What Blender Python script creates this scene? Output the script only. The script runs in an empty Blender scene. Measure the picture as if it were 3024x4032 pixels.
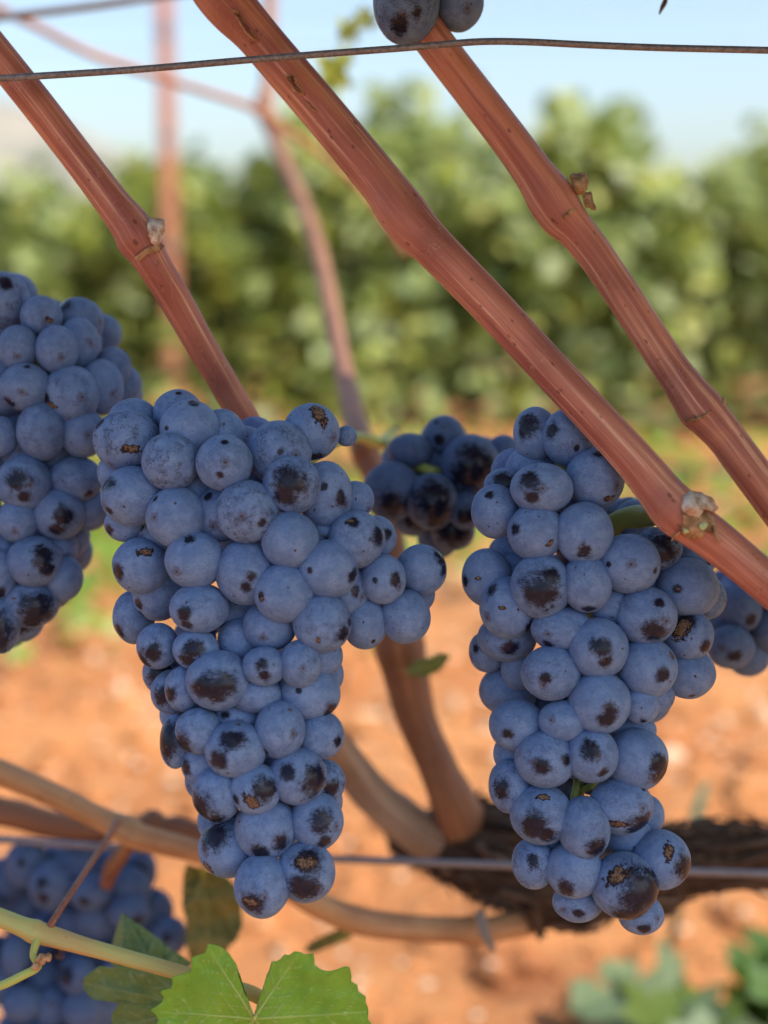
import bpy, bmesh, math, random
from mathutils import Vector, Matrix, noise
R = math.radians
rnd = random.Random(7)
sc = bpy.context.scene
col = sc.collection

# ------------------------------------------------------------------ camera
PW, PH = 3024.0, 4032.0
FPX = 5643.0
TILT = math.atan(1016.0 / FPX)
CAM = Vector((0, 0, 0.60))
cd = bpy.data.cameras.new("camera")
cam = bpy.data.objects.new("camera", cd)
col.objects.link(cam)
cam.location = CAM
cam.rotation_euler = (R(90) - TILT, 0, 0)
cd.sensor_fit = 'HORIZONTAL'
cd.sensor_width = 36
cd.lens = 36 * FPX / PW
cd.clip_start = 0.01
cd.clip_end = 4000
cd.dof.use_dof = True
cd.dof.focus_distance = 0.412
cd.dof.aperture_fstop = 7.8
sc.camera = cam
CR = cam.rotation_euler.to_matrix()
CQ = CR.to_quaternion()


def at(px, py, d):
    """a pixel of the photograph at a distance d in front of the lens -> a point of the place"""
    return CAM + CR @ Vector(((px - PW / 2) / FPX * d, -(py - PH / 2) / FPX * d, -d))


def mpp(d):
    return d / FPX


# ------------------------------------------------------------------ light
SUN_EL, SUN_AZ = R(48), R(119)      # azimuth from +Y towards +X: from the right, a little behind the photographer
w = bpy.data.worlds.new("World")
sc.world = w
w.use_nodes = True
nt = w.node_tree
bg = nt.nodes['Background']
sky = nt.nodes.new('ShaderNodeTexSky')
sky.sky_type = 'NISHITA'
sky.sun_disc = False
sky.sun_elevation = SUN_EL
sky.sun_rotation = SUN_AZ
sky.air_density = 1.0
sky.dust_density = 2.6
sky.ozone_density = 1.2
nt.links.new(sky.outputs[0], bg.inputs[0])
bg.inputs[1].default_value = 0.132
sd = bpy.data.lights.new("sun", 'SUN')
sd.energy = 4.2
sd.angle = R(0.5)
sd.color = (1.0, 0.92, 0.80)
sun = bpy.data.objects.new("sun", sd)
col.objects.link(sun)
sdir = Vector((math.sin(SUN_AZ) * math.cos(SUN_EL), math.cos(SUN_AZ) * math.cos(SUN_EL), math.sin(SUN_EL)))
sun.rotation_euler = sdir.to_track_quat('Z', 'Y').to_euler()
sun.location = (2, 3, 6)
sc.view_settings.view_transform = 'Standard'
sc.view_settings.look = 'None'
sc.view_settings.exposure = 1.0
sc.view_settings.gamma = 1
sc.cycles.use_denoising = True
sc.cycles.max_bounces = 10
sc.cycles.transparent_max_bounces = 8


# ------------------------------------------------------------------ helpers
def tag(o, label=None, cat=None, group=None, kind=None):
    if label: o['label'] = label
    if cat: o['category'] = cat
    if group: o['group'] = group
    if kind: o['kind'] = kind
    return o


def empty(name, loc):
    o = bpy.data.objects.new(name, None)
    o.empty_display_size = 0.02
    o.location = loc
    col.objects.link(o)
    return o


def link(name, me, mat, parent=None, smooth=True):
    if mat and not me.materials: me.materials.append(mat)
    if smooth:
        me.shade_smooth()
    o = bpy.data.objects.new(name, me)
    col.objects.link(o)
    if parent:
        o.parent = parent
        o.matrix_parent_inverse = Matrix.Translation(-parent.location)
    return o


def mesh(name, verts, faces, attrs=None):
    me = bpy.data.meshes.new(name)
    me.from_pydata([tuple(v) for v in verts], [], faces)
    for k, (typ, data) in (attrs or {}).items():
        a = me.attributes.new(k, typ, 'POINT')
        if typ == 'FLOAT':
            a.data.foreach_set('value', data)
        else:
            flat = [c for v in data for c in v]
            a.data.foreach_set('vector' if typ == 'FLOAT_VECTOR' else 'color', flat)
    me.update()
    return me


def catmull(pts, n):
    """pts: list of tuples of floats; returns a smooth list"""
    out = []
    P = [pts[0]] + list(pts) + [pts[-1]]
    for i in range(1, len(P) - 2):
        a, b, c, d = P[i - 1], P[i], P[i + 1], P[i + 2]
        for k in range(n):
            t = k / n
            t2, t3 = t * t, t * t * t
            out.append(tuple(0.5 * (2 * b[j] + (c[j] - a[j]) * t + (2 * a[j] - 5 * b[j] + 4 * c[j] - d[j]) * t2 + (-a[j] + 3 * b[j] - 3 * c[j] + d[j]) * t3) for j in range(len(b))))
    out.append(tuple(pts[-1]))
    return out


class Tube:
    """a tapering branch through points (x, y, z, radius) in the place"""
    def __init__(self, pts, seg=24, sub=8, ridge=0.02, knots=0.0, seed=0, taper_ends=True):
        P = catmull(pts, sub)
        self.c = [Vector(p[:3]) for p in P]
        self.r = [max(p[3], 1e-5) for p in P]
        n = len(P)
        T = [(self.c[min(i + 1, n - 1)] - self.c[max(i - 1, 0)]).normalized() for i in range(n)]
        u = T[0].orthogonal().normalized()
        self.fr = []
        for i in range(n):
            u = (u - T[i] * u.dot(T[i])).normalized()
            self.fr.append((u, T[i].cross(u), T[i]))
        rm = sum(self.r) / n
        V, F, A = [], [], []
        s = 0
        so = seed * 7.31
        for i in range(n):
            if i: s += (self.c[i] - self.c[i - 1]).length
            U, W, _ = self.fr[i]
            for k in range(seg):
                a = 2 * math.pi * k / seg
                ca, sa = math.cos(a), math.sin(a)
                q = Vector((ca * 2.2 + so, sa * 2.2, s / rm * 0.12))
                f = 1 + ridge * noise.noise(q * 1.6) * 1.5 + ridge * 0.7 * noise.noise(q * 3.5)
                if knots:
                    f += knots * noise.noise(Vector((ca * 1.1 + so, sa * 1.1, s / rm * 0.6))) + knots * 0.6 * noise.noise(Vector((ca * 2.5 + so, sa * 2.5, s / rm * 1.1)))
                V.append(self.c[i] + (U * ca + W * sa) * self.r[i] * f)
                A.append((ca * rm + so, sa * rm, s))
        for i in range(n - 1):
            for k in range(seg):
                k2 = (k + 1) % seg
                F.append((i * seg + k, i * seg + k2, (i + 1) * seg + k2, (i + 1) * seg + k))
        b0, b1 = len(V), len(V) + 1
        V += [self.c[0] - T[0] * self.r[0] * 0.25, self.c[-1] + T[-1] * self.r[-1] * 0.25]
        A += [(so, 0, 0), (so, 0, s)]
        for k in range(seg):
            k2 = (k + 1) % seg
            F.append((b0, k2, k))
            F.append((b1, (n - 1) * seg + k, (n - 1) * seg + k2))
        self.V, self.F, self.A = V, F, A

    def build(self, name, mat, parent=None):
        return link(name, mesh(name, self.V, self.F, {'bark': ('FLOAT_VECTOR', self.A)}), mat, parent)

    def near(self, p):
        i = min(range(len(self.c)), key=lambda j: (self.c[j] - p).length)
        return i


def path(pts, default=None):
    """(px, py, depth, half width in px) -> points for Tube"""
    out = []
    for x, y, d, hw in pts:
        p = at(x, y, d)
        out.append((p.x, p.y, p.z, hw * mpp(d)))
    return out


# ------------------------------------------------------------------ material helpers
class NT:
    def __init__(self, name):
        self.m = bpy.data.materials.new(name)
        self.m.use_nodes = True
        self.t = self.m.node_tree
        self.b = self.t.nodes['Principled BSDF']
        self.out = self.t.nodes['Material Output']

    def n(self, typ, **kw):
        nd = self.t.nodes.new(typ)
        for k, v in kw.items(): setattr(nd, k, v)
        return nd

    def put(self, sock, v):
        if isinstance(v, bpy.types.NodeSocket):
            self.t.links.new(v, sock)
        elif v is not None:
            sock.default_value = v

    def math(self, op, a, b=None, c=None, clamp=False):
        nd = self.n('ShaderNodeMath', operation=op, use_clamp=clamp)
        self.put(nd.inputs[0], a)
        self.put(nd.inputs[1], b)
        self.put(nd.inputs[2], c)
        return nd.outputs[0]

    def vmath(self, op, a, b=None, scale=None):
        nd = self.n('ShaderNodeVectorMath', operation=op)
        self.put(nd.inputs[0], a)
        self.put(nd.inputs[1], b)
        if scale is not None: self.put(nd.inputs['Scale'], scale)
        return nd.outputs['Value'] if op in ('LENGTH', 'DOT_PRODUCT', 'DISTANCE') else nd.outputs[0]

    def ramp(self, v, lo, hi, a=0.0, b=1.0, smooth=True):
        nd = self.n('ShaderNodeMapRange', interpolation_type='SMOOTHSTEP' if smooth else 'LINEAR')
        self.put(nd.inputs[0], v)
        self.put(nd.inputs[1], lo); self.put(nd.inputs[2], hi)
        self.put(nd.inputs[3], a); self.put(nd.inputs[4], b)
        return nd.outputs[0]

    def mix(self, f, a, b):
        nd = self.n('ShaderNodeMix', data_type='RGBA')
        self.put(nd.inputs[0], f)
        for s, v in ((nd.inputs[6], a), (nd.inputs[7], b)):
            self.put(s, (*v, 1) if isinstance(v, tuple) and len(v) == 3 else v)
        return nd.outputs[2]

    def noise(self, vec, scale, detail=3, rough=0.5, dist=0.0):
        nd = self.n('ShaderNodeTexNoise')
        self.put(nd.inputs['Vector'], vec)
        self.put(nd.inputs['Scale'], scale)
        nd.inputs['Detail'].default_value = detail
        nd.inputs['Roughness'].default_value = rough
        nd.inputs['Distortion'].default_value = dist
        return nd.outputs['Fac']

    def voro(self, vec, scale, feature='F1'):
        nd = self.n('ShaderNodeTexVoronoi', feature=feature)
        self.put(nd.inputs['Vector'], vec)
        self.put(nd.inputs['Scale'], scale)
        return nd

    def attr(self, name, typ='GEOMETRY'):
        return self.n('ShaderNodeAttribute', attribute_name=name, attribute_type=typ)

    def bump(self, h, dist, strength=1.0):
        nd = self.n('ShaderNodeBump')
        self.put(nd.inputs['Height'], h)
        nd.inputs['Distance'].default_value = dist
        self.put(nd.inputs['Strength'], strength)
        self.t.links.new(nd.outputs[0], self.b.inputs['Normal'])

    def set(self, **kw):
        names = dict(color='Base Color', rough='Roughness', spec='Specular IOR Level', sheen='Sheen Weight', metal='Metallic', coat='Coat Weight')
        for k, v in kw.items():
            self.put(self.b.inputs[names[k]], (*v, 1) if isinstance(v, tuple) and len(v) == 3 else v)
        return self.m


# ---- grape skin: waxy blue bloom, rubbed off in patches to a dark glossy skin, corky scars, scratches, the dot of the flower end
def grape_material():
    M = NT("grape_skin")
    P0 = M.n('ShaderNodeTexCoord').outputs['Object']
    P = M.vmath('NORMALIZE', P0)
    rv = M.n('ShaderNodeObjectInfo').outputs['Random']
    off = M.n('ShaderNodeCombineXYZ')
    M.put(off.inputs[0], M.math('MULTIPLY', rv, 91.0)); M.put(off.inputs[1], M.math('MULTIPLY', rv, 57.0)); M.put(off.inputs[2], M.math('MULTIPLY', rv, 133.0))
    Q = M.vmath('ADD', P, off.outputs[0])
    nlow = M.noise(Q, 2.2, 2)
    nmid = M.noise(Q, 5.5, 5, 0.62)
    nhi = M.noise(Q, 17, 4, 0.65)
    # streaks of wiped bloom, stretched one way
    st = M.n('ShaderNodeMapping'); M.put(st.inputs[0], Q); st.inputs['Scale'].default_value = (7, 22, 9); st.inputs['Rotation'].default_value = (0.4, 0.3, 0.9)
    nst = M.noise(st.outputs[0], 1.0, 4, 0.6, 0.4)
    masks = []
    for k in ('bare_one', 'bare_two'):
        a = M.attr(k, 'OBJECT').outputs['Vector']
        s = M.attr(k + '_size', 'OBJECT').outputs['Fac']
        d = M.math('DIVIDE', M.vmath('DISTANCE', P, a), M.math('MULTIPLY_ADD', s, 1.04, 0.0001))
        d = M.math('ADD', d, M.math('MULTIPLY_ADD', nlow, 1.1, -0.55))
        d = M.math('ADD', d, M.math('MULTIPLY_ADD', nmid, 0.7, -0.35))
        d = M.math('ADD', d, M.math('MULTIPLY_ADD', nst, 1.3, -0.65))
        masks.append(M.ramp(d, 1.32, 0.55))
    bare = M.math('MAXIMUM', masks[0], masks[1])
    # scuffs all over, random
    sc1 = M.ramp(M.math('ADD', M.math('MULTIPLY', nmid, 0.6), M.math('MULTIPLY', nst, 0.5)), 0.655, 0.74)
    sc1 = M.math('MULTIPLY', sc1, M.ramp(nlow, 0.45, 0.62))
    bare = M.math('MAXIMUM', bare, M.math('MULTIPLY', sc1, 0.7))
    # hair scratches
    wq = M.noise(Q, 1.7, 2)
    lines = None
    for i, (sx, sy, sz, rot) in enumerate(((9, 1.3, 3, 0.5), (2, 8, 1.5, 1.9), (5, 2.5, 9, 2.8))):
        mp = M.n('ShaderNodeMapping'); M.put(mp.inputs[0], Q); mp.inputs['Scale'].default_value = (sx, sy, sz); mp.inputs['Rotation'].default_value = (rot, rot * 1.7, rot * 0.6)
        v = M.noise(mp.outputs[0], 1.0, 1.5, 0.5, 1.4)
        l = M.ramp(M.math('ABSOLUTE', M.math('SUBTRACT', v, 0.5)), 0.036, 0.010)
        lines = l if lines is None else M.math('MAXIMUM', lines, l)
    scr = M.attr('scratch', 'OBJECT').outputs['Fac']
    lines = M.math('MULTIPLY', lines, M.math('MULTIPLY', M.ramp(M.noise(Q, 2.6, 2), 0.44, 0.58), M.math('MULTIPLY', scr, 0.8)))
    # scars
    a = M.attr('scar', 'OBJECT').outputs['Vector']
    s = M.attr('scar_size', 'OBJECT').outputs['Fac']
    sq = M.vmath('MULTIPLY', M.vmath('SUBTRACT', P, a), (0.75, 1.5, 1.0))
    d = M.math('DIVIDE', M.vmath('LENGTH', sq), M.math('ADD', s, 0.0001))
    d = M.math('ADD', d, M.math('MULTIPLY_ADD', M.noise(Q, 6, 3, 0.6), 2.6, -1.3))
    scar_rim = M.ramp(d, 1.25, 1.0)
    scar_in = M.ramp(d, 0.85, 0.66)
    # small brown specks
    vo = M.voro(Q, 3.1)
    pick = M.n('ShaderNodeSeparateColor'); M.put(pick.inputs[0], vo.outputs['Color'])
    spk = M.math('MULTIPLY', M.ramp(M.math('ADD', vo.outputs['Distance'], M.math('MULTIPLY_ADD', nhi, 0.5, -0.25)), 0.17, 0.09), M.math('GREATER_THAN', pick.outputs[0], 0.86))
    vp = M.voro(Q, 13)
    pick2 = M.n('ShaderNodeSeparateColor'); M.put(pick2.inputs[0], vp.outputs['Color'])
    pores = M.math('MULTIPLY', M.ramp(vp.outputs['Distance'], 0.14, 0.06), M.math('GREATER_THAN', pick2.outputs[0], 0.6))
    # tip
    t = M.vmath('DISTANCE', P, M.attr('tip', 'OBJECT').outputs['Vector'])
    tipd = M.ramp(t, 0.06, 0.035)
    tipr = M.ramp(M.math('ADD', t, M.math('MULTIPLY_ADD', nmid, 0.5, -0.25)), 0.26, 0.12)
    # bloom colour
    blo = M.mix(M.ramp(nlow, 0.3, 0.7), BLOOM_A, BLOOM_B)
    blo = M.mix(M.math('MULTIPLY', M.ramp(nhi, 0.5, 0.72), 0.3), blo, (0.26, 0.35, 0.53))
    blo = M.mix(M.math('MULTIPLY', M.ramp(nmid, 0.5, 0.36), 0.4), blo, (0.085, 0.145, 0.32))
    blo = M.mix(M.math('MULTIPLY', M.ramp(nst, 0.52, 0.7), 0.35), blo, (0.06, 0.095, 0.21))
    bv = M.attr('bloom_shade', 'OBJECT').outputs['Fac']
    blo = M.mix(M.math('SUBTRACT', 1.0, bv), blo, (0.030, 0.048, 0.11))  # darkens the whole berry; also paints shade into the lower-left cluster
    skin = M.mix(M.ramp(nmid, 0.4, 0.65), (0.004, 0.003, 0.008), (0.013, 0.009, 0.020))
    c = M.mix(M.math('MULTIPLY', tipr, 0.55), blo, (0.07, 0.065, 0.10))
    c = M.mix(M.math('MULTIPLY', lines, 0.9), c, (0.028, 0.028, 0.055))
    c = M.mix(M.math('MULTIPLY', pores, 0.7), c, (0.06, 0.05, 0.08))
    c = M.mix(M.math('MULTIPLY', bare, 0.95), c, skin)
    c = M.mix(spk, c, (0.05, 0.022, 0.018))
    c = M.mix(scar_rim, c, (0.016, 0.008, 0.010))
    c = M.mix(scar_in, c, M.mix(M.ramp(nhi, 0.4, 0.62), (0.06, 0.035, 0.022), (0.26, 0.17, 0.11)))
    c = M.mix(tipd, c, (0.06, 0.036, 0.025))
    rgh = M.ramp(bare, 0, 1, 0.62, 0.11, False)
    rgh = M.math('MAXIMUM', rgh, M.math('MULTIPLY', scar_in, 0.85))
    M.set(color=c, rough=rgh, spec=M.ramp(bare, 0, 1, 0.2, 0.22, False), sheen=M.ramp(bare, 0, 1, 0.10, 0.0, False))
    M.b.inputs['Sheen Roughness'].default_value = 0.4
    M.put(M.b.inputs['Sheen Tint'], (0.6, 0.78, 1.0, 1))
    h = M.math('MULTIPLY_ADD', nhi, 0.15, M.math('MULTIPLY', scar_rim, -0.4))
    h = M.math('ADD', h, M.math('MULTIPLY', scar_in, M.math('MULTIPLY_ADD', nhi, 1.2, 0.1)))
    h = M.math('SUBTRACT', h, M.math('MULTIPLY', M.math('ADD', spk, tipd), 0.3))
    M.bump(h, 0.0006, 0.5)
    return M.m


BLOOM_A, BLOOM_B = (0.112, 0.200, 0.395), (0.162, 0.265, 0.475)
GRAPE = grape_material()


def cane_material(name, c1, c2, dark, light, spots=0.6, streak=0.8, scale=1.0, bump=0.28, rough=0.5):
    M = NT(name)
    A = M.attr('bark').outputs['Vector']
    mp = M.n('ShaderNodeMapping'); M.put(mp.inputs[0], A); mp.inputs['Scale'].default_value = (620 * scale, 620 * scale, 16 * scale)
    fine = M.noise(mp.outputs[0], 1.0, 5, 0.62)
    mp2 = M.n('ShaderNodeMapping'); M.put(mp2.inputs[0], A); mp2.inputs['Scale'].default_value = (230 * scale, 230 * scale, 12 * scale)
    wide = M.noise(mp2.outputs[0], 1.0, 3, 0.55)
    blot = M.noise(A, 120 * scale, 4, 0.6)
    big = M.noise(A, 34 * scale, 2)
    c = M.mix(M.ramp(wide, 0.36, 0.64), c1, c2)
    c = M.mix(M.math('MULTIPLY', M.ramp(big, 0.42, 0.66), 0.55), c, dark)
    c = M.mix(M.math('MULTIPLY', M.ramp(fine, 0.52, 0.72), streak), c, light)
    c = M.mix(M.math('MULTIPLY', M.ramp(fine, 0.46, 0.3), 0.6), c, dark)
    mp3 = M.n('ShaderNodeMapping'); M.put(mp3.inputs[0], A); mp3.inputs['Scale'].default_value = (1, 1, 0.55)
    vo = M.voro(mp3.outputs[0], 420 * scale)
    pk = M.n('ShaderNodeSeparateColor'); M.put(pk.inputs[0], vo.outputs['Color'])
    dot = M.math('MULTIPLY', M.ramp(M.math('ADD', vo.outputs['Distance'], M.math('MULTIPLY_ADD', blot, 0.5, -0.25)), 0.22, 0.08), M.math('GREATER_THAN', pk.outputs[0], 0.66))
    c = M.mix(M.math('MULTIPLY', dot, spots), c, tuple(x * 0.3 for x in dark))
    vs = M.voro(mp3.outputs[0], 1300 * scale)
    c = M.mix(M.math('MULTIPLY', M.ramp(vs.outputs['Distance'], 0.2, 0.06), 0.45), c, dark)
    # pale curled scratches of loose skin
    ln = M.noise(A, 150 * scale, 1.5, 0.5, 1.2)
    l = M.math('MULTIPLY', M.ramp(M.math('ABSOLUTE', M.math('SUBTRACT', ln, 0.5)), 0.008, 0.002), M.ramp(big, 0.52, 0.62))
    c = M.mix(M.math('MULTIPLY', l, 0.55), c, (0.50, 0.32, 0.20))
    M.set(color=c, rough=M.ramp(fine, 0.3, 0.7, rough - 0.06, rough + 0.12), spec=0.35)
    M.bump(M.math('ADD', M.math('MULTIPLY', fine, 0.7), M.math('ADD', M.math('MULTIPLY', wide, 0.25), M.math('MULTIPLY', blot, 0.15))), 0.0009 / scale, bump)
    return M.m


CANE = cane_material("red_cane_bark", (0.38, 0.132, 0.090), (0.56, 0.24, 0.155), (0.20, 0.056, 0.052), (0.74, 0.47, 0.33))
CANE_TAN = cane_material("tan_cane_bark", (0.36, 0.19, 0.09), (0.46, 0.28, 0.14), (0.20, 0.085, 0.045), (0.55, 0.38, 0.22))
CANE_BROWN = cane_material("brown_cane_bark", (0.19, 0.085, 0.045), (0.26, 0.125, 0.065), (0.11, 0.045, 0.026), (0.36, 0.20, 0.11))
CANE_GREY = cane_material("grey_cane_bark", (0.26, 0.185, 0.135), (0.33, 0.25, 0.19), (0.15, 0.10, 0.075), (0.42, 0.34, 0.27))
SHOOT = cane_material("green_shoot_skin", (0.40, 0.42, 0.12), (0.46, 0.36, 0.13), (0.42, 0.22, 0.10), (0.38, 0.48, 0.20), spots=0.2, streak=0.6, bump=0.2)
STEM = cane_material("green_stem_skin", (0.33, 0.41, 0.08), (0.40, 0.46, 0.13), (0.30, 0.28, 0.08), (0.50, 0.55, 0.22), spots=0.35, streak=0.3, bump=0.25)
STEM_RED = cane_material("red_stem_skin", (0.26, 0.10, 0.05), (0.34, 0.15, 0.07), (0.16, 0.05, 0.03), (0.42, 0.22, 0.12), spots=0.3, bump=0.3)


def old_bark():
    M = NT("old_vine_bark")
    A = M.attr('bark').outputs['Vector']
    mp = M.n('ShaderNodeMapping'); M.put(mp.inputs[0], A); mp.inputs['Scale'].default_value = (330, 330, 38)
    f = M.noise(mp.outputs[0], 1.0, 6, 0.68, 0.6)
    b = M.noise(A, 90, 4, 0.6)
    c = M.mix(M.ramp(f, 0.36, 0.66), (0.022, 0.014, 0.011), (0.15, 0.098, 0.068))
    c = M.mix(M.math('MULTIPLY', M.ramp(b, 0.58, 0.72), 0.5), c, (0.27, 0.19, 0.13))
    M.set(color=c, rough=0.85, spec=0.2)
    M.bump(M.math('ADD', f, M.math('MULTIPLY', b, 0.6)), 0.006, 1.0)
    return M.m


OLD = old_bark()
OLD_STRIP = cane_material("shaggy_bark_strip", (0.085, 0.055, 0.038), (0.17, 0.115, 0.08), (0.03, 0.019, 0.014), (0.33, 0.25, 0.18), spots=0.1, streak=0.8, scale=0.6, bump=0.8, rough=0.8)


def plain(name, c1, c2, scale=60, rough=0.7, metal=0.0, bump=0.3, dist=0.001, spec=0.4):
    M = NT(name)
    P = M.n('ShaderNodeTexCoord').outputs['Object']
    f = M.noise(P, scale, 5, 0.62)
    M.set(color=M.mix(M.ramp(f, 0.34, 0.66), c1, c2), rough=rough, metal=metal, spec=spec)
    M.bump(f, dist, bump)
    return M.m


CORK = plain("corky_scar", (0.22, 0.115, 0.05), (0.50, 0.32, 0.17), 420, 0.8, bump=0.8)
PALE = plain("pale_scar", (0.40, 0.24, 0.14), (0.74, 0.68, 0.60), 330, 0.85, bump=0.9)
LIME = plain("lime_flake", (0.40, 0.50, 0.22), (0.55, 0.62, 0.34), 500, 0.6)
TRACK = plain("dry_skin_track", (0.36, 0.17, 0.08), (0.50, 0.29, 0.15), 700, 0.75, bump=0.6)
DIP = plain("dark_skin_patch", (0.13, 0.042, 0.028), (0.22, 0.085, 0.05), 600, 0.6, bump=0.6)
WIRE = plain("weathered_wire", (0.15, 0.15, 0.175), (0.27, 0.27, 0.305), 900, 0.5, 0.5, 0.2)
WIRE_FAR = plain("plain_wire", (0.30, 0.33, 0.36), (0.42, 0.45, 0.48), 80, 0.5, 0.5)
POST = plain("rusty_post", (0.34, 0.135, 0.085), (0.44, 0.19, 0.12), 30, 0.8)
DRY = plain("dry_tendril_skin", (0.06, 0.04, 0.03), (0.12, 0.08, 0.05), 400, 0.8)
STONE = plain("pale_stone", (0.34, 0.20, 0.11), (0.58, 0.45, 0.33), 45, 0.9)
TEAL = plain("teal_strip", (0.03, 0.16, 0.12), (0.05, 0.22, 0.16), 80, 0.6)


def leaf_material(name, base, vein, back, trans=0.45, specks=0.0, rough=0.5):
    """a broad leaf with its own vein map"""
    M = NT(name)
    uv = M.attr('leaf').outputs['Vector']
    v = M.attr('vein').outputs['Fac']
    n1 = M.noise(uv, 3.0, 4, 0.6)
    n2 = M.noise(uv, 26, 3, 0.6)
    vo = M.voro(uv, 22, 'DISTANCE_TO_EDGE')
    net = M.ramp(vo.outputs['Distance'], 0.05, 0.0)
    c = M.mix(M.ramp(n1, 0.3, 0.7), base, back)
    c = M.mix(M.math('MULTIPLY', net, 0.22), c, vein)
    c = M.mix(v, c, vein)
    c = M.mix(M.math('MULTIPLY', M.ramp(n2, 0.60, 0.72), 0.25), c, vein)
    if specks:
        vv = M.voro(uv, 34)
        c = M.mix(M.math('MULTIPLY', M.ramp(vv.outputs['Distance'], 0.22, 0.1), specks), c, (0.6, 0.66, 0.55))
    M.set(color=c, rough=rough, spec=0.35)
    M.bump(M.math('ADD', M.math('MULTIPLY', v, 0.5), M.math('ADD', M.math('MULTIPLY', net, -0.35), M.math('MULTIPLY', n2, 0.2))), 0.0006, 0.7)
    tr = M.n('ShaderNodeBsdfTranslucent')
    mx = M.n('ShaderNodeMixShader')
    tc = M.n('ShaderNodeMix', data_type='RGBA', blend_type='MULTIPLY')
    tc.inputs[0].default_value = 1.0
    M.put(tc.inputs[6], c); tc.inputs[7].default_value = (1.25, 1.3, 0.45, 1)
    M.put(tr.inputs[0], tc.outputs[2])
    mx.inputs[0].default_value = trans
    M.t.links.new(M.b.outputs[0], mx.inputs[1]); M.t.links.new(tr.outputs[0], mx.inputs[2])
    M.t.links.new(mx.outputs[0], M.out.inputs[0])
    return M.m


LEAF_BRIGHT = leaf_material("bright_leaf", (0.27, 0.50, 0.07), (0.52, 0.66, 0.27), (0.33, 0.55, 0.09), 0.5)
LEAF_MID = leaf_material("dusty_leaf", (0.17, 0.28, 0.11), (0.34, 0.43, 0.24), (0.22, 0.34, 0.14), 0.4, specks=0.35)
LEAF_DARK = leaf_material("dull_leaf", (0.10, 0.16, 0.055), (0.34, 0.33, 0.13), (0.27, 0.24, 0.08), 0.35)


def foliage_material(name, trans=0.4):
    M = NT(name)
    c = M.attr('tint').outputs['Color']
    M.set(color=c, rough=0.45, spec=0.4)
    tr = M.n('ShaderNodeBsdfTranslucent')
    tc = M.n('ShaderNodeMix', data_type='RGBA', blend_type='MULTIPLY')
    tc.inputs[0].default_value = 1.0
    M.put(tc.inputs[6], c); tc.inputs[7].default_value = (1.45, 1.4, 0.6, 1)
    M.put(tr.inputs[0], tc.outputs[2])
    mx = M.n('ShaderNodeMixShader'); mx.inputs[0].default_value = trans
    M.t.links.new(M.b.outputs[0], mx.inputs[1]); M.t.links.new(tr.outputs[0], mx.inputs[2])
    M.t.links.new(mx.outputs[0], M.out.inputs[0])
    return M.m


FOL = foliage_material("vine_foliage", 0.45)


def soil_material():
    M = NT("red_soil")
    P = M.n('ShaderNodeTexCoord').outputs['Object']
    a = M.noise(P, 2.2, 5, 0.6)
    b = M.noise(P, 26, 6, 0.68)
    c3 = M.noise(P, 0.55, 3)
    c4 = M.noise(P, 1.3, 3, 0.6)
    vo = M.voro(P, 55)
    c = M.mix(M.ramp(a, 0.34, 0.66), (0.32, 0.13, 0.050), (0.42, 0.19, 0.074))
    c = M.mix(M.math('MULTIPLY', M.ramp(b, 0.50, 0.70), 0.5), c, (0.46, 0.265, 0.125))
    c = M.mix(M.math('MULTIPLY', M.ramp(b, 0.44, 0.30), 0.45), c, (0.26, 0.095, 0.04))
    c = M.mix(M.math('MULTIPLY', M.ramp(c3, 0.5, 0.66), 0.45), c, (0.45, 0.265, 0.115))
    c = M.mix(M.math('MULTIPLY', M.ramp(c4, 0.52, 0.68), 0.7), c, (0.18, 0.064, 0.030))  # dark patches painted into the soil for bands of shadow
    pk = M.n('ShaderNodeSeparateColor'); M.put(pk.inputs[0], vo.outputs['Color'])
    peb = M.math('MULTIPLY', M.ramp(vo.outputs['Distance'], 0.36, 0.26), M.math('GREATER_THAN', pk.outputs[0], 0.85))
    c = M.mix(peb, c, (0.60, 0.46, 0.34))
    M.set(color=c, rough=0.95, spec=0.15)
    M.bump(M.math('ADD', b, M.math('MULTIPLY', peb, 0.5)), 0.02, 0.9)
    return M.m


SOIL = soil_material()

# ------------------------------------------------------------------ ground and hills
xs = sorted(set([-900, -300, -100, -40, -15, -7] + [round(-3.6 + 0.06 * i, 3) for i in range(121)] + [7, 15, 40, 100, 300, 900]))
ys = sorted(set([-60, -15, -4, -1] + [round(-0.2 + 0.04 * i, 3) for i in range(140)] + [5.6, 6, 6.6, 7.4, 8.5, 10, 13, 18, 30, 60, 120, 300, 700, 1500]))
V = []
for y in ys:
    for x in xs:
        k = max(0, 1 - abs(x) / 6) * max(0, 1 - max(0, y - 4) / 5)
        z = k * (0.030 * noise.noise(Vector((x * 1.7, y * 1.7, 0))) + 0.016 * noise.noise(Vector((x * 6, y * 6, 3))) + 0.012 * noise.noise(Vector((x * 14, y * 14, 5))))
        z += 0.06 * math.exp(-((y - 4.5) / 0.35) ** 2) * k      # the berm under the far row
        V.append((x, y, z))
nx = len(xs)
F = [(j * nx + i, j * nx + i + 1, (j + 1) * nx + i + 1, (j + 1) * nx + i) for j in range(len(ys) - 1) for i in range(nx - 1)]
tag(link("ground", mesh("ground", V, F), SOIL), "bare red earth between the vine rows", "ground", kind='structure')


def ground_z(x, y):
    k = max(0, 1 - abs(x) / 6) * max(0, 1 - max(0, y - 4) / 5)
    return k * (0.030 * noise.noise(Vector((x * 1.7, y * 1.7, 0))) + 0.016 * noise.noise(Vector((x * 6, y * 6, 3)))) + 0.06 * math.exp(-((y - 4.5) / 0.35) ** 2) * k


HILL = plain("hill_scrub", (0.13, 0.14, 0.12), (0.24, 0.22, 0.19), 0.02, 0.95, bump=0.2, dist=3)


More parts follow.
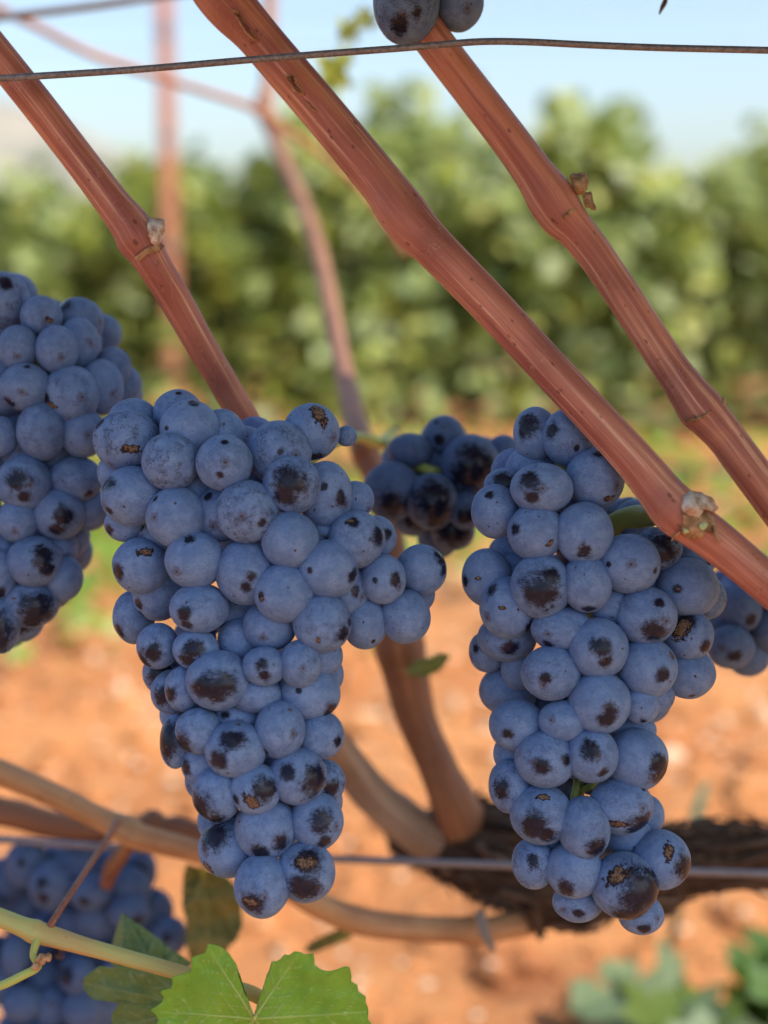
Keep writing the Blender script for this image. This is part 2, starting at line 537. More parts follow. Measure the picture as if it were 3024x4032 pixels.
def hill(name, prof, Y, depth, label):
    """prof: (px, py) skyline in the photograph; a real ridge with front and back slopes"""
    P = catmull(prof, 6)
    V, F = [], []
    rows = 7
    for j in range(rows):
        for i, (px, py) in enumerate(P):
            t = j / (rows - 1)
            X = (px - PW / 2) / FPX * Y
            H = max(2.0, CAM.z + (1000 - py) / FPX * Y)
            hh = H * math.sin(math.pi * t) ** 0.8
            yy = Y + (t - 0.5) * depth
            n = noise.noise(Vector((X * 0.02, yy * 0.02, 1))) * H * 0.10 * math.sin(math.pi * t)
            V.append((X, yy, hh - 0.5 + (n if j != rows // 2 else n * 0.2)))
    m = len(P)
    for j in range(rows - 1):
        for i in range(m - 1):
            F.append((j * m + i, j * m + i + 1, (j + 1) * m + i + 1, (j + 1) * m + i))
    tag(link(name, mesh(name, V, F), HILL), label, "hill", kind='structure')


hill("hill", [(-3000, 700), (-1800, 480), (-900, 380), (-300, 395), (0, 415), (150, 440), (330, 520), (520, 620), (760, 690), (1100, 760), (1500, 860)], 900, 500, "hazy grey hill at the edge of the plain")
hill("hill", [(2300, 800), (2600, 740), (2800, 660), (2950, 585), (3100, 540), (3500, 500), (4400, 460), (5400, 620)], 1100, 500, "low far ridge behind the vines")


# ------------------------------------------------------------------ leaves made in bulk
LOBES = [(0, 0), (18, .42), (35, .72), (52, .66), (66, .78), (82, .98), (96, .80), (112, .62), (128, .80), (146, .98), (158, .86), (168, .60), (176, .25)]
LEAFSHAPE = [(a, r) for a, r in LOBES] + [(360 - a, r) for a, r in reversed(LOBES[1:])]


class Leaves:
    def __init__(self): self.V, self.F, self.C = [], [], []

    def add(self, pos, nrm, up, size, tint, simple=True, bend=0.25):
        n = nrm.normalized()
        u = (up - n * up.dot(n))
        u = u.normalized() if u.length > 1e-4 else n.orthogonal().normalized()
        v = n.cross(u)
        b = len(self.V)
        self.V.append(pos); self.C.append(tint)
        S = [(0, .25), (40, .8), (75, 1.0), (120, .85), (150, .95), (180, 1.05), (210, .95), (240, .85), (285, 1.0), (320, .8)] if simple else LEAFSHAPE
        for a, r in S:
            aa = R(a + rnd.uniform(-5, 5)); rr = r * size * rnd.uniform(0.88, 1.1)
            x, y = math.sin(aa) * rr, math.cos(aa) * rr
            z = -bend * (x * x + 0.5 * y * y) / size + abs(x) * 0.22
            self.V.append(pos + v * x + u * y + n * z); self.C.append(tint)
        m = len(S)
        for k in range(m): self.F.append((b, b + 1 + k, b + 1 + (k + 1) % m))

    def build(self, name, parent=None, mat=None):
        return link(name, mesh(name, self.V, self.F, {'tint': ('FLOAT_COLOR', self.C)}), mat or FOL, parent)


def green(kind=None):
    k = kind or rnd.random()
    if k < 0.16: c = (0.31, 0.33, 0.10)
    elif k < 0.55: c = (0.20, 0.25, 0.085)
    elif k < 0.75: c = (0.11, 0.155, 0.058)
    else: c = (0.26, 0.31, 0.16)
    f = rnd.uniform(1.0, 1.55)
    return (c[0] * f, c[1] * f, c[2] * f, 1)


def rdir(up=0.0):
    return Vector((rnd.gauss(0, 1), rnd.gauss(0, 1), rnd.gauss(0, 1) + up)).normalized()


# ------------------------------------------------------------------ the row of vines beyond the bare soil
def vine_plant(top, seed):
    rnd.seed(seed)
    root = empty("vine_plant", (0, 0, 0))
    L = Leaves()
    shoots = []
    for s in range(40):
        x0 = rnd.uniform(-0.5, 0.5); p = Vector((x0, rnd.uniform(-.06, .06), rnd.uniform(.36, .50)))
        H = top * (rnd.uniform(0.72, .98) if rnd.random() < .82 else rnd.uniform(.98, 1.12))
        lean = rnd.uniform(-.25, .25); fb = rnd.uniform(-.36, .36)
        n = rnd.randint(12, 17)
        droop = rnd.random() < 0.5
        for i in range(n):
            t = i / (n - 1)
            z = p.z + (H - p.z) * (t if not droop else math.sin(t * 2.7))
            q = Vector((p.x + lean * t + 0.05 * math.sin(t * 7 + s), p.y + fb * t ** 1.3, z))
            if z < 0.12: continue
            for _ in range(6):
                o = rdir() * rnd.uniform(.02, .09)
                L.add(q + o, rdir(0.7) + Vector((0.5, -0.6, 0)), rdir(-1.2), rnd.uniform(.026, .046), green())
    for s in range(900):      # the skirt of old leaves
        q = Vector((rnd.uniform(-.55, .55), rnd.gauss(0, .17), rnd.uniform(.05, .5)))
        L.add(q, rdir(0.6) + Vector((0.5, -0.6, 0)), rdir(-1), rnd.uniform(.028, .048), green())
    L.build("foliage", root)
    Tube([(0.0, 0, -0.05, .028), (0.02, 0.01, .15, .024), (-.01, 0, .32, .026), (0.02, 0, .45, .03)], 10, 4, .1, .15, seed).build("trunk", OLD, root)
    Tube([(-.5, 0, .47, .012), (-.2, 0.01, .45, .018), (0.02, 0, .44, .024), (.25, -.01, .46, .018), (.5, 0, .48, .012)], 8, 4, .1, .15, seed + 1).build("cordon", OLD, root)
    return root


def copy_tree(o):
    c = o.copy(); col.objects.link(c)
    for ch in list(o.children):
        k = ch.copy(); col.objects.link(k); k.parent = c
    return c


protos = {}
GROUPROW = "leafy vines in the row beyond the bare soil"
row = [(-3.15, .76, 0), (-2.25, .77, 1), (-1.38, .73, 0), (-.55, .79, 2), (.28, .99, 1), (1.12, .84, 0), (1.95, .80, 2), (2.85, .84, 1)]
tops = {0: .86, 1: .98, 2: .92}
for y0, grp, lab in ((4.75, GROUPROW, "leafy green vine in the blurred row behind the bare soil"), (7.3, "vines in a second row farther back", "vine half hidden behind the nearer green row")):
    for x, top, k in row:
        if k not in protos:
            o = protos[k] = vine_plant(tops[k], 40 + k)
        else:
            o = copy_tree(protos[k])
        o.location = (x + (0.3 if y0 > 6 else 0), y0 + rnd.uniform(-.08, .08), 0.03)
        s = top / tops[k] * (1.0 if y0 < 6 else 0.98)
        o.scale = (1.0, 1.0, s)
        o.rotation_euler.z = 0 if rnd.random() < .5 else math.pi
        tag(o, lab, "grapevine", grp)

# a post of that row's trellis and its wires
pt = empty("trellis_post", (-0.652, 4.45, 0.0))
bm = bmesh.new()
bmesh.ops.create_cube(bm, size=1)
for v in bm.verts: v.co = Vector((v.co.x * .046, v.co.y * .040, (v.co.z + .5) * 1.75 - .1))
bmesh.ops.bevel(bm, geom=[e for e in bm.edges], offset=.005, segments=2, affect='EDGES')
me = bpy.data.meshes.new("shaft"); bm.to_mesh(me); bm.free()
o = link("shaft", me, POST, None, False); o.parent = pt
for z in (.62, .95, 1.25):
    bm = bmesh.new()
    bmesh.ops.create_cube(bm, size=1, matrix=Matrix.Translation((0, -.024, z)) @ Matrix.Diagonal((.052, .008, .012, 1)))
    bmesh.ops.bevel(bm, geom=list(bm.edges), offset=.0015, segments=1, affect='EDGES')
    me = bpy.data.meshes.new("wire_clip"); bm.to_mesh(me); bm.free()
    o = link("wire_clip", me, WIRE, None, False); o.parent = pt
tag(pt, "upright rusty red post standing in the far vine row", "post")
for i, (z, y, lab) in enumerate(((1.30, 4.42, "thin pale wire just under the top thick wire, far off"), (1.20, 4.43, "second thin far wire crossing the pale sky"),)):
    Wp = [(-4, y, z - .03, .0016), (-1.5, y, z - .012, .0016), (0, y, z, .0016), (1.5, y, z + .02, .0016), (4, y, z + .06, .0016)]
    tag(Tube(Wp, 6, 4, 0).build("far_wire", WIRE_FAR), lab, "wire", "thin wires of the far trellis")


# ------------------------------------------------------------------ things lying and growing on the soil
rnd.seed(5)
V, F = [], []
ico = bmesh.new(); bmesh.ops.create_icosphere(ico, subdivisions=1, radius=1)
iv = [v.co.copy() for v in ico.verts]; ifc = [tuple(v.index for v in f.verts) for f in ico.faces]; ico.free()
for i in range(900):
    y = 1.55 + 3.4 * rnd.random() ** 1.3
    x = rnd.uniform(-.42, .42) * (y + .6)
    s = rnd.choice((.004, .005, .006, .007, .009, .013)) * rnd.uniform(.7, 1.4)
    b = len(V); q = Vector((rnd.uniform(.8, 1.4), rnd.uniform(.8, 1.3), rnd.uniform(.5, .9))); z = ground_z(x, y)
    for v in iv:
        d = v.normalized(); k = 1 + .35 * noise.noise(d * 1.7 + Vector((i, 0, 0)))
        V.append((x + v.x * q.x * s * k, y + v.y * q.y * s * k, z + v.z * q.z * s * k + s * .2))
    F += [tuple(a + b for a in f) for f in ifc]
tag(link("stones", mesh("stones", V, F), STONE, None, False), "small pale stones strewn over the red soil", "stones", kind='stuff')
V, F = [], []
for i in range(2600):
    y = 0.75 + 4.0 * rnd.random() ** 1.5
    x = rnd.uniform(-.42, .42) * (y + .6)
    s = rnd.choice((.006, .008, .010, .014, .022)) * rnd.uniform(.7, 1.4)
    b = len(V); z = ground_z(x, y)
    for v in iv:
        d = v.normalized(); k = 1 + .5 * noise.noise(d * 1.9 + Vector((i, 7, 0)))
        V.append((x + v.x * s * k, y + v.y * s * k, z + v.z * .7 * s * k + s * .1))
    F += [tuple(a + b for a in f) for f in ifc]
tag(link("soil_clods", mesh("soil_clods", V, F), SOIL, None, False), "crumbly clods of red earth on the ground", "soil", kind='stuff')

L = Leaves()
for cx, cy, sx, sy, n in ((-.50, 2.75, .16, .35, 300), (0.05, 3.4, .45, .35, 220), (.62, 3.7, .45, .35, 180), (-.95, 3.6, .4, .4, 350), (.30, 2.9, .18, .25, 160), (1.3, 3.3, .3, .5, 220), (-1.6, 3.0, .4, .6, 240), (.75, 2.55, .10, .10, 40), (0, 4.15, 1.6, .22, 420)):
    for i in range(n):
        x, y = rnd.gauss(cx, sx), rnd.gauss(cy, sy)
        if y < 1.9: continue
        L.add(Vector((x, y, ground_z(x, y) + rnd.uniform(.004, .055))), rdir(1.2), rdir(), rnd.uniform(.012, .030), (rnd.uniform(.14, .22), rnd.uniform(.27, .38), rnd.uniform(.04, .08), 1))
tag(L.build("weeds"), "low bright green weeds scattered on the soil", "weeds", kind='stuff')


def weed_plant(px, py, d, n, spread, h, tint, label, size=.03):
    g = at(px, py, d)
    base = Vector((g.x, g.y, ground_z(g.x, g.y)))
    root = empty("weed_plant", base)
    L = Leaves()
    st = []
    for i in range(n):
        a = rnd.uniform(0, 6.28); rr = spread * math.sqrt(rnd.random())
        q = base + Vector((math.cos(a) * rr, math.sin(a) * rr, h * rnd.uniform(.35, 1)))
        f = rnd.uniform(.8, 1.2)
        L.add(q, rdir(1.4) + Vector((0, -.2, 0)), Vector((math.cos(a), math.sin(a), .2)), size * rnd.uniform(.7, 1.3), (tint[0] * f, tint[1] * f, tint[2] * f, 1), False)
        if i % 3 == 0: st.append(q)
    L.build("leaves", root)
    V, F, A = [], [], []
    for q in st:
        T = Tube([(*base, .0022), (*(base.lerp(q, .5) + Vector((0, 0, .012))), .0018), (*q, .001)], 6, 3, 0)
        b = len(V); V += T.V; A += T.A; F += [tuple(i + b for i in f) for f in T.F]
    link("stalks", mesh("stalks", V, F, {'bark': ('FLOAT_VECTOR', A)}), STEM, root)
    tag(root, label, "weed", "leafy weeds on the near soil")


weed_plant(2560, 4190, 1.07, 10, .045, .048, (.13, .19, .10), "greyish green broad weed beside a dark patch of soil", .036)
weed_plant(2700, 4330, 1.02, 11, .03, .07, (.10, .16, .02), "yellow green weed standing between two greyish ones", .036)
weed_plant(2800, 4380, 1.0, 9, .03, .06, (.15, .21, .12), "pale green weed cut by the lower edge", .034)
weed_plant(3100, 4190, 1.07, 18, .035, .08, (.05, .11, .02), "dark green weed in the lower corner", .034)

# ------------------------------------------------------------------ the near vine: dark head, cordon, arms and canes
vine = empty("grape_vine", at(3300, 3500, .62))
head = path([(1560, 3300, .66, 50), (1700, 3310, .64, 100), (1860, 3330, .625, 165), (2030, 3400, .615, 215), (2200, 3440, .61, 205), (2420, 3430, .61, 165), (2700, 3400, .61, 135), (3024, 3352, .615, 128), (3400, 3330, .63, 135), (3700, 3420, .65, 140)])
p = at(3900, 3700, .66)
head += [(p.x, p.y, p.z, .018), (p.x + .01, p.y, .18, .020), (p.x, p.y + .01, -.05, .024)]
tag(Tube(head, 48, 14, .16, .36, 3).build("trunk", OLD, vine), "rough dark old wood with a knobbly head")
TR = Tube(head, 48, 14, .16, .36, 3)
rnd.seed(77)
V, F, A = [], [], []
nr = len(TR.c)
for q in range(420):
    i0 = rnd.randrange(2, nr - 12); ln = rnd.randint(3, 9); k0 = rnd.uniform(0, 48); wd = rnd.uniform(.25, .8); tw = rnd.uniform(-.35, .35)
    lift0 = rnd.uniform(.0006, .0030)
    b = len(V)
    for a in range(ln + 1):
        i = min(i0 + a, nr - 1)
        t = a / ln
        lift = .0008 + lift0 * (abs(t - .5) * 2) ** 2 * (1 if rnd.random() < .7 else 1.4)
        for e in (-1, 0, 1):
            kk_ = k0 + tw * a + e * wd * (1 - abs(t - .5) * 1.2)
            ka, kb, fr = int(math.floor(kk_)) % 48, (int(math.floor(kk_)) + 1) % 48, kk_ - math.floor(kk_)
            p = TR.V[i * 48 + ka].lerp(TR.V[i * 48 + kb], fr)
            n = (p - TR.c[i]).normalized()
            V.append(p + n * (lift + (.0006 if e == 0 else 0)))
            A.append((e * .0012 + q * .013, k0 * .002, i * .004 + q))
    for a in range(ln):
        for e in (0, 1):
            F.append((b + a * 3 + e, b + a * 3 + e + 1, b + a * 3 + e + 4, b + a * 3 + e + 3))
o = link("loose_bark", mesh("loose_bark", V, F, {'bark': ('FLOAT_VECTOR', A)}), OLD_STRIP, vine)
md = o.modifiers.new("thickness", 'SOLIDIFY'); md.thickness = .0009
o['kind'] = 'stuff'
Tube(path([(1130, 2560, .56, 55), (1230, 2800, .58, 62), (1343, 2973, .60, 72), (1475, 3138, .61, 78), (1640, 3270, .615, 88), (1800, 3350, .62, 85)]), 26, 8, .05, .05, 5).build("arm", CANE_GREY, vine)['label'] = "thick greyish arm"
Tube(path([(1060, -250, 1.5, 25), (1062, 0, 1.45, 26), (1056, 200, 1.4, 26), (1055, 340, 1.35, 28), (1040, 415, 1.32, 38), (1075, 520, 1.28, 32), (1130, 660, 1.2, 30), (1210, 850, 1.08, 31), (1270, 1050, .97, 33), (1320, 1300, .84, 36), (1375, 1560, .71, 42), (1422, 1740, .635, 52), (1450, 1800, .63, 60), (1490, 1900, .625, 55), (1540, 2130, .62, 56), (1555, 2380, .61, 76), (1570, 2530, .61, 100), (1590, 2620, .61, 92), (1640, 2830, .61, 78), (1725, 3028, .61, 76), (1790, 3160, .612, 92), (1830, 3260, .615, 95)]), 28, 8, .04, .03, 6).build("cane", CANE_BROWN, vine)['label'] = "upright brown cane rising from the dark head"
Tube(path([(-500, 2880, .52, 48), (-200, 2970, .525, 50), (0, 3042, .53, 50), (217, 3135, .535, 48), (405, 3228, .54, 46), (470, 3258, .54, 54), (510, 3275, .54, 60), (560, 3298, .54, 50), (800, 3360, .55, 45), (1050, 3452, .56, 44), (1250, 3560, .57, 50), (1420, 3628, .58, 55), (1640, 3655, .59, 52), (1800, 3662, .595, 52), (1860, 3664, .60, 60), (1930, 3660, .60, 50), (2080, 3620, .61, 60), (2150, 3560, .615, 60)]), 28, 8, .035, .02, 8).build("cane", CANE_TAN, vine)['label'] = "tan cane arching low to the left"
Tube(path([(1890, 3600, .585, 22), (1910, 3680, .575, 20), (1945, 3740, .57, 12)]), 12, 5, .03).build("spur", CANE_GREY, vine)
Tube(path([(2100, 3560, .60, 50), (2120, 3640, .60, 30), (2125, 3700, .60, 8)]), 12, 5, .06).build("spur", OLD, vine)
tag(vine, "old grapevine with dark knobbly wood and arching tan and brown canes", "grapevine")

# unseen leaves, added in the sun's path to shade the clusters
rnd.seed(21)
L = Leaves()
n = 0
while n < 760:
    tgt = Vector((rnd.uniform(-.36, .32), rnd.uniform(.34, .62), rnd.uniform(-.30, .16)))
    x, y, z = tgt + sdir * rnd.uniform(.16, .80)
    if z < .19 * max(y, 0) + .06 and x < .30 * max(y, 0) + .10: continue
    L.add(CAM + Vector((x, y, z)), rdir(.6) + sdir * 1.2, rdir(-.8), rnd.uniform(.040, .062), green(), False)
    n += 1
L.build("foliage", vine)  # the added shade leaves, kept under the vine

# ------------------------------------------------------------------ the red canes in front
GC = "red brown canes crossing the picture"


def jag(T, c, outline, mat, name, parent, raise_=.0004, bulge=0.0, rim=None):
    """a thin torn flake lying on the front of a cane; outline = pixel offsets round the pixel centre c"""
    cx, cy = c
    depth_at = lambda px, py: None
    # nearest axis point in picture terms
    def cam_px(v):
        q = CR.transposed() @ (v - CAM)
        return (q.x / -q.z * FPX + PW / 2, -q.y / -q.z * FPX + PH / 2, -q.z)
    axis = [cam_px(v) for v in T.c]

    def on(px, py, extra):
        i = min(range(1, len(axis) - 1), key=lambda j: (axis[j][0] - px) ** 2 + (axis[j][1] - py) ** 2)
        ax, ay, ad = axis[i]
        tx, ty = axis[i + 1][0] - axis[i - 1][0], axis[i + 1][1] - axis[i - 1][1]
        l = math.hypot(tx, ty)
        off = abs((px - ax) * ty - (py - ay) * tx) / l
        r = T.r[i]
        offm = min(off * mpp(ad), r * .98)
        d = ad - math.sqrt(max(r * r - offm * offm, (r * .15) ** 2)) - extra
        if off * mpp(ad) > r: d += (off * mpp(ad) - r) * .5
        return at(px, py, d)
    n = len(outline)
    rings = (1.0, .72, .4, .15)
    V, F = [], []
    for base in (-.0004, raise_):
        for k, f in enumerate(rings):
            for ox, oy in outline:
                e = base + (bulge * (1 - f * f) if base > 0 else 0) + (rnd.uniform(0, .00025) if base > 0 else 0)
                V.append(on(cx + ox * f, cy + oy * f, e))
    m = len(rings) * n
    for s in range(2):
        for k in range(len(rings) - 1):
            for i in range(n):
                j = (i + 1) % n
                F.append((s * m + k * n + i, s * m + k * n + j, s * m + (k + 1) * n + j, s * m + (k + 1) * n + i))
        F.append(tuple(s * m + (len(rings) - 1) * n + i for i in range(n)))
    for i in range(n):
        j = (i + 1) % n
        F.append((i, j, m + j, m + i))
    me = mesh(name, V, F)
    bm = bmesh.new(); bm.from_mesh(me); bmesh.ops.recalc_face_normals(bm, faces=bm.faces); bm.to_mesh(me); bm.free()
    return link(name, me, mat, parent)


def rough_ring(pts, n=4, j=4):
    """densify and roughen a pixel outline"""
    out = []
    for i, (x, y) in enumerate(pts):
        x2, y2 = pts[(i + 1) % len(pts)]
        for k in range(n):
            t = k / n
            out.append((x + (x2 - x) * t + rnd.uniform(-j, j), y + (y2 - y) * t + rnd.uniform(-j, j)))
    return out


def new_cane(name, pts, label, mat=CANE, seed=1, group=GC, seg=48, sub=10, ridge=.006):
    root = empty(name, at(*pts[0][:3]))
    T = Tube(path(pts), seg, sub, ridge, 0, seed)
    T.build("bark", mat, root)
    tag(root, label, "vine cane", group)
    return root, T


c1, T1 = new_cane("vine_cane", [(-300, -140, .428, 68), (-120, 80, .428, 68), (0, 228, .428, 68), (148, 412, .428, 67), (331, 650, .428, 67), (440, 795, .428, 70), (510, 885, .428, 80), (548, 945, .428, 88), (578, 995, .428, 76), (610, 1050, .428, 68), (690, 1180, .433, 64), (800, 1375, .441, 60), (911, 1560, .455, 57), (1015, 1740, .47, 56), (1100, 1920, .49, 56), (1180, 2200, .52, 56)],
                   "red brown cane slanting down behind the top of the middle cluster", seed=1)
c2, T2 = new_cane("vine_cane", [(560, -420, .43, 90), (780, -130, .43, 92), (860, -30, .43, 100), (920, 40, .43, 98), (1000, 125, .43, 88), (1089, 230, .43, 86), (1300, 478, .427, 86), (1500, 720, .423, 88), (1580, 830, .42, 97), (1640, 905, .418, 93), (1720, 985, .416, 84), (1934, 1205, .412, 81), (2127, 1412, .408, 78), (2354, 1655, .402, 78), (2500, 1815, .398, 81), (2590, 1925, .396, 88), (2662, 2010, .394, 98), (2735, 2068, .393, 88), (2842, 2147, .392, 84), (3024, 2300, .39, 79), (3300, 2540, .39, 78), (3700, 2880, .39, 78)],
                   "thickest red cane crossing from the top to the right side", seed=2)
c3, T3 = new_cane("vine_cane", [(1300, -360, .432, 74), (1500, -100, .432, 74), (1640, 72, .432, 74), (1735, 198, .432, 74), (1991, 530, .432, 75), (2100, 680, .432, 80), (2165, 775, .432, 94), (2215, 850, .432, 90), (2265, 905, .432, 76), (2330, 985, .432, 72), (2400, 1085, .432, 70), (2623, 1420, .431, 70), (2700, 1530, .43, 78), (2755, 1605, .43, 90), (2800, 1655, .43, 82), (2860, 1725, .43, 75), (2927, 1815, .429, 76), (3100, 2050, .427, 75), (3400, 2450, .42, 74)],
                   "slimmer red cane with a dry bud scar, beyond the thickest cane", seed=3)
rnd.seed(3)
# bud scars, flakes and insect tracks
jag(T1, (612, 905), rough_ring([(-30, -40), (10, -48), (38, -40), (40, 0), (28, 40), (0, 62), (-25, 40), (-34, 0)], 3, 4), PALE, "bud_scar", c1, .0012, .0028)
jag(T1, (590, 975), rough_ring([(-60, 40), (-20, 8), (40, -20), (62, -6), (30, 16), (-10, 30), (-40, 55)], 3, 3), CORK, "node_ring", c1, .0006, .0006)
jag(T2, (2735, 1995), rough_ring([(-50, -40), (-20, -62), (30, -58), (75, -30), (95, 0), (80, 22), (40, 10), (20, 40), (-20, 42), (-48, 20)], 3, 4), PALE, "bud_scar", c2, .0012, .0034)
jag(T2, (2745, 2075), rough_ring([(-62, -60), (-20, -35), (10, -60), (60, -60), (75, -20), (62, 30), (40, 18), (20, 42), (-10, 45), (-40, 48), (-60, 20), (-58, -20)], 3, 5), CORK, "torn_bark", c2, .0008, .0008)
jag(T2, (2820, 2105), rough_ring([(-12, -40), (0, -30), (8, 0), (14, 36), (2, 18), (-8, 0)], 3, 2), CORK, "torn_bark", c2, .0022, .0004)
jag(T2, (2770, 2070), rough_ring([(-18, -6), (0, -16), (18, -8), (14, 8), (0, 18), (-14, 10)], 2, 2), LIME, "lichen_flake", c2, .0020, .0006)
jag(T2, (2700, 2090), rough_ring([(-8, -10), (8, -4), (14, 6), (0, 12), (-10, 6)], 2, 1.5), LIME, "lichen_flake", c2, .0019, .0005)
jag(T2, (2655, 2110), rough_ring([(-8, 2), (20, -20), (28, -14), (8, 8), (-14, 24)], 3, 2), CORK, "node_ring", c2, .0008, .0003)
jag(T2, (965, 105), rough_ring([(-55, -75), (-30, -60), (-8, -25), (14, 5), (40, 30), (52, 58), (36, 60), (14, 40), (-8, 15), (-30, -25)], 4, 3), TRACK, "dry_track", c2, .00035, .0001)
jag(T2, (968, 108), rough_ring([(-42, -58), (-24, -44), (0, -12), (24, 20), (38, 46), (18, 34), (-6, 6), (-26, -28)], 4, 2), DIP, "dark_track", c2, .00055, .0001)
jag(T2, (1155, 330), rough_ring([(-38, -30), (-10, -38), (14, -22), (18, 0), (40, 22), (48, 48), (20, 44), (0, 30), (-14, 4)], 4, 3), TRACK, "dry_track", c2, .00035, .0001)
jag(T2, (1153, 328), rough_ring([(-28, -22), (-10, -28), (6, -16), (8, 0), (30, 24), (34, 38), (14, 32), (-4, 8)], 4, 2), DIP, "dark_track", c2, .00055, .0001)
jag(T2, (1225, 420), rough_ring([(-24, -24), (-12, -18), (6, 4), (22, 24), (4, 16), (-14, -4)], 3, 3), TRACK, "dry_track", c2, .0004, .0001)
jag(T3, (2282, 725), rough_ring([(-38, -35), (0, -50), (30, -45), (34, -10), (30, 20), (8, 45), (-10, 40), (-28, 8)], 3, 4), CORK, "bud_scar", c3, .0014, .0034)
jag(T3, (2315, 795), rough_ring([(-22, -32), (14, -40), (24, 0), (34, 34), (14, 28), (-8, 18), (-20, 10)], 3, 4), CORK, "torn_bark", c3, .0016, .0008)
jag(T3, (2245, 830), rough_ring([(-28, 22), (-6, -2), (34, -14), (40, -6), (6, 12), (-18, 34)], 3, 3), CORK, "node_ring", c3, .0006, .0003)
jag(T3, (2848, 1582), rough_ring([(-12, -16), (4, -20), (14, -4), (10, 16), (-6, 18), (-14, 4)], 3, 2), CORK, "bud_scar", c3, .0008, .0014)
jag(T3, (2745, 1650), rough_ring([(-50, 2), (-10, -2), (30, -16), (52, -34), (54, -26), (30, -4), (-10, 10), (-46, 12)], 3, 2), CORK, "node_ring", c3, .0005, .0002)

# other canes seen in part
new_cane("vine_cane", [(-300, -130, .95, 16), (-60, 5, .95, 16), (150, 108, .95, 16), (365, 215, .96, 16), (520, 268, .97, 16), (656, 314, .98, 15), (850, 375, 1.0, 14), (1000, 430, 1.02, 14), (1200, 560, 1.05, 14), (1420, 740, 1.08, 14), (1600, 1000, 1.10, 14)], "thin blurred red cane slanting under the top wire, upper left", STEM_RED, 11, seg=16)
new_cane("vine_cane", [(-500, 3130, .60, 58), (0, 3195, .60, 56), (200, 3245, .60, 54), (400, 3270, .60, 46), (560, 3250, .60, 42), (600, 3238, .60, 50), (640, 3258, .60, 42), (700, 3262, .60, 48), (760, 3275, .60, 40), (860, 3300, .605, 40), (1100, 3340, .61, 40)], "dark red cane half hidden behind the low tan cane", CANE_BROWN, 12, seg=26)


# ------------------------------------------------------------------ wires
def wire(pts, label, mat=WIRE, seg=14):
    o = Tube(path(pts), seg, 8, .004, .004, len(pts)).build("trellis_wire", mat)
    tag(o, label, "wire", "trellis wires")


wire([(-600, 352, .408, 13.5), (-150, 322, .408, 13.5), (0, 309, .408, 13.5), (300, 290, .408, 13.5), (560, 272, .408, 13.5), (1000, 234, .408, 13.5), (1330, 208, .408, 13.5), (1600, 188, .408, 13.5), (1800, 170, .408, 13.5), (1930, 163, .408, 13.5), (2100, 166, .408, 13.5), (2300, 176, .408, 13.5), (2600, 188, .408, 13.5), (3024, 198, .408, 13.5), (3700, 215, .408, 13.5)], "weathered grey wire crossing in front of the canes at the top")
wire([(-600, 3280, .565, 15), (0, 3305, .565, 15), (434, 3336, .565, 15), (900, 3362, .565, 15), (1320, 3382, .565, 15), (2025, 3408, .566, 15), (2700, 3432, .567, 15), (3024, 3442, .567, 15), (3700, 3465, .567, 15)], "lower grey wire running in front of the dark vine wood")
wire([(-500, 140, .72, 17), (0, 68, .72, 17), (250, 38, .72, 17), (500, 4, .72, 17), (900, -60, .72, 17)], "short blurred dark wire in the upper left corner")

hz = [(x, 3.75 + .01 * math.sin(x * 3), .038 + .005 * math.sin(x * 5 + 1), .0125) for x in (-6, -4, -2.5, -1.6, -.8, 0, .8, 1.6, 2.5, 4, 6)]
tag(Tube(hz, 12, 6, 0).build("drip_hose", plain("black_hose", (0.012, 0.011, 0.011), (0.035, 0.03, 0.028), 40, 0.6)), "thin black hose lying along the soil in front of the far row", "hose")

# dried tendril and little shoot against the sky
tag(Tube(path([(2680, -90, .45, 5), (2630, -20, .45, 6), (2618, 8, .45, 10), (2606, 32, .45, 8), (2596, 56, .45, 3)]), 10, 6, .05).build("dried_tendril", DRY), "tiny dark dried tendril tip hanging at the top edge", "tendril")
sh = empty("young_shoot", at(1340, 420, .85))
Tube(path([(1350, 520, .85, 6), (1335, 420, .85, 6), (1338, 300, .85, 5), (1350, 200, .85, 5), (1390, 120, .85, 4), (1430, 70, .85, 3)]), 8, 5, .02).build("stem", STEM, sh)
rnd.seed(9)
for i, (x, y, s) in enumerate(((1355, 120, 7), (1375, 140, 8), (1345, 95, 6), (1425, 70, 8), (1455, 85, 7), (1400, 95, 6), (1275, 250, 9), (1310, 270, 9), (1345, 240, 10), (1320, 310, 9), (1345, 330, 8), (1290, 290, 7))):
    L = Leaves()
    L.add(at(x, y, .85 + rnd.uniform(-.01, .01)), rdir() + Vector((0, -1.3, .3)), rdir(-1.5), s * .0010, (.26, .30, .05, 1), False)
    L.build("leaf", sh)
tag(sh, "small sunlit yellow green shoot rising against the sky behind the thickest cane", "shoot")

# teal strip behind the cordon
p = [at(x, y, 1.05) for x, y in ((2715, 3270), (2745, 3180), (2775, 3100), (2795, 3070))]
V = []
for i, q in enumerate(p):
    hw = (.0030, .0034, .0028, .0006)[i]
    V += [q + Vector((-hw, 0, 0)), q + Vector((hw, .001, 0)), q + Vector((hw * .6, .0016, 0)), q + Vector((-hw * .6, .0016, 0))]
F = [(i * 4 + a, i * 4 + (a + 1) % 4, (i + 1) * 4 + (a + 1) % 4, (i + 1) * 4 + a) for i in range(3) for a in range(4)]
g = at(2690, 3330, 1.05)
V += [Vector((g.x - .0028, g.y + .06, ground_z(g.x, g.y) - .004)), Vector((g.x + .0028, g.y + .06, -.004)), Vector((g.x + .002, g.y + .062, -.004)), Vector((g.x - .002, g.y + .062, -.004))]
F += [(16 + a, 16 + (a + 1) % 4, (a + 1) % 4, a) for a in range(4)]
tag(link("grass_blade", mesh("grass_blade", V, F), TEAL), "thin teal blade standing on the soil behind the dark cordon", "grass blade")

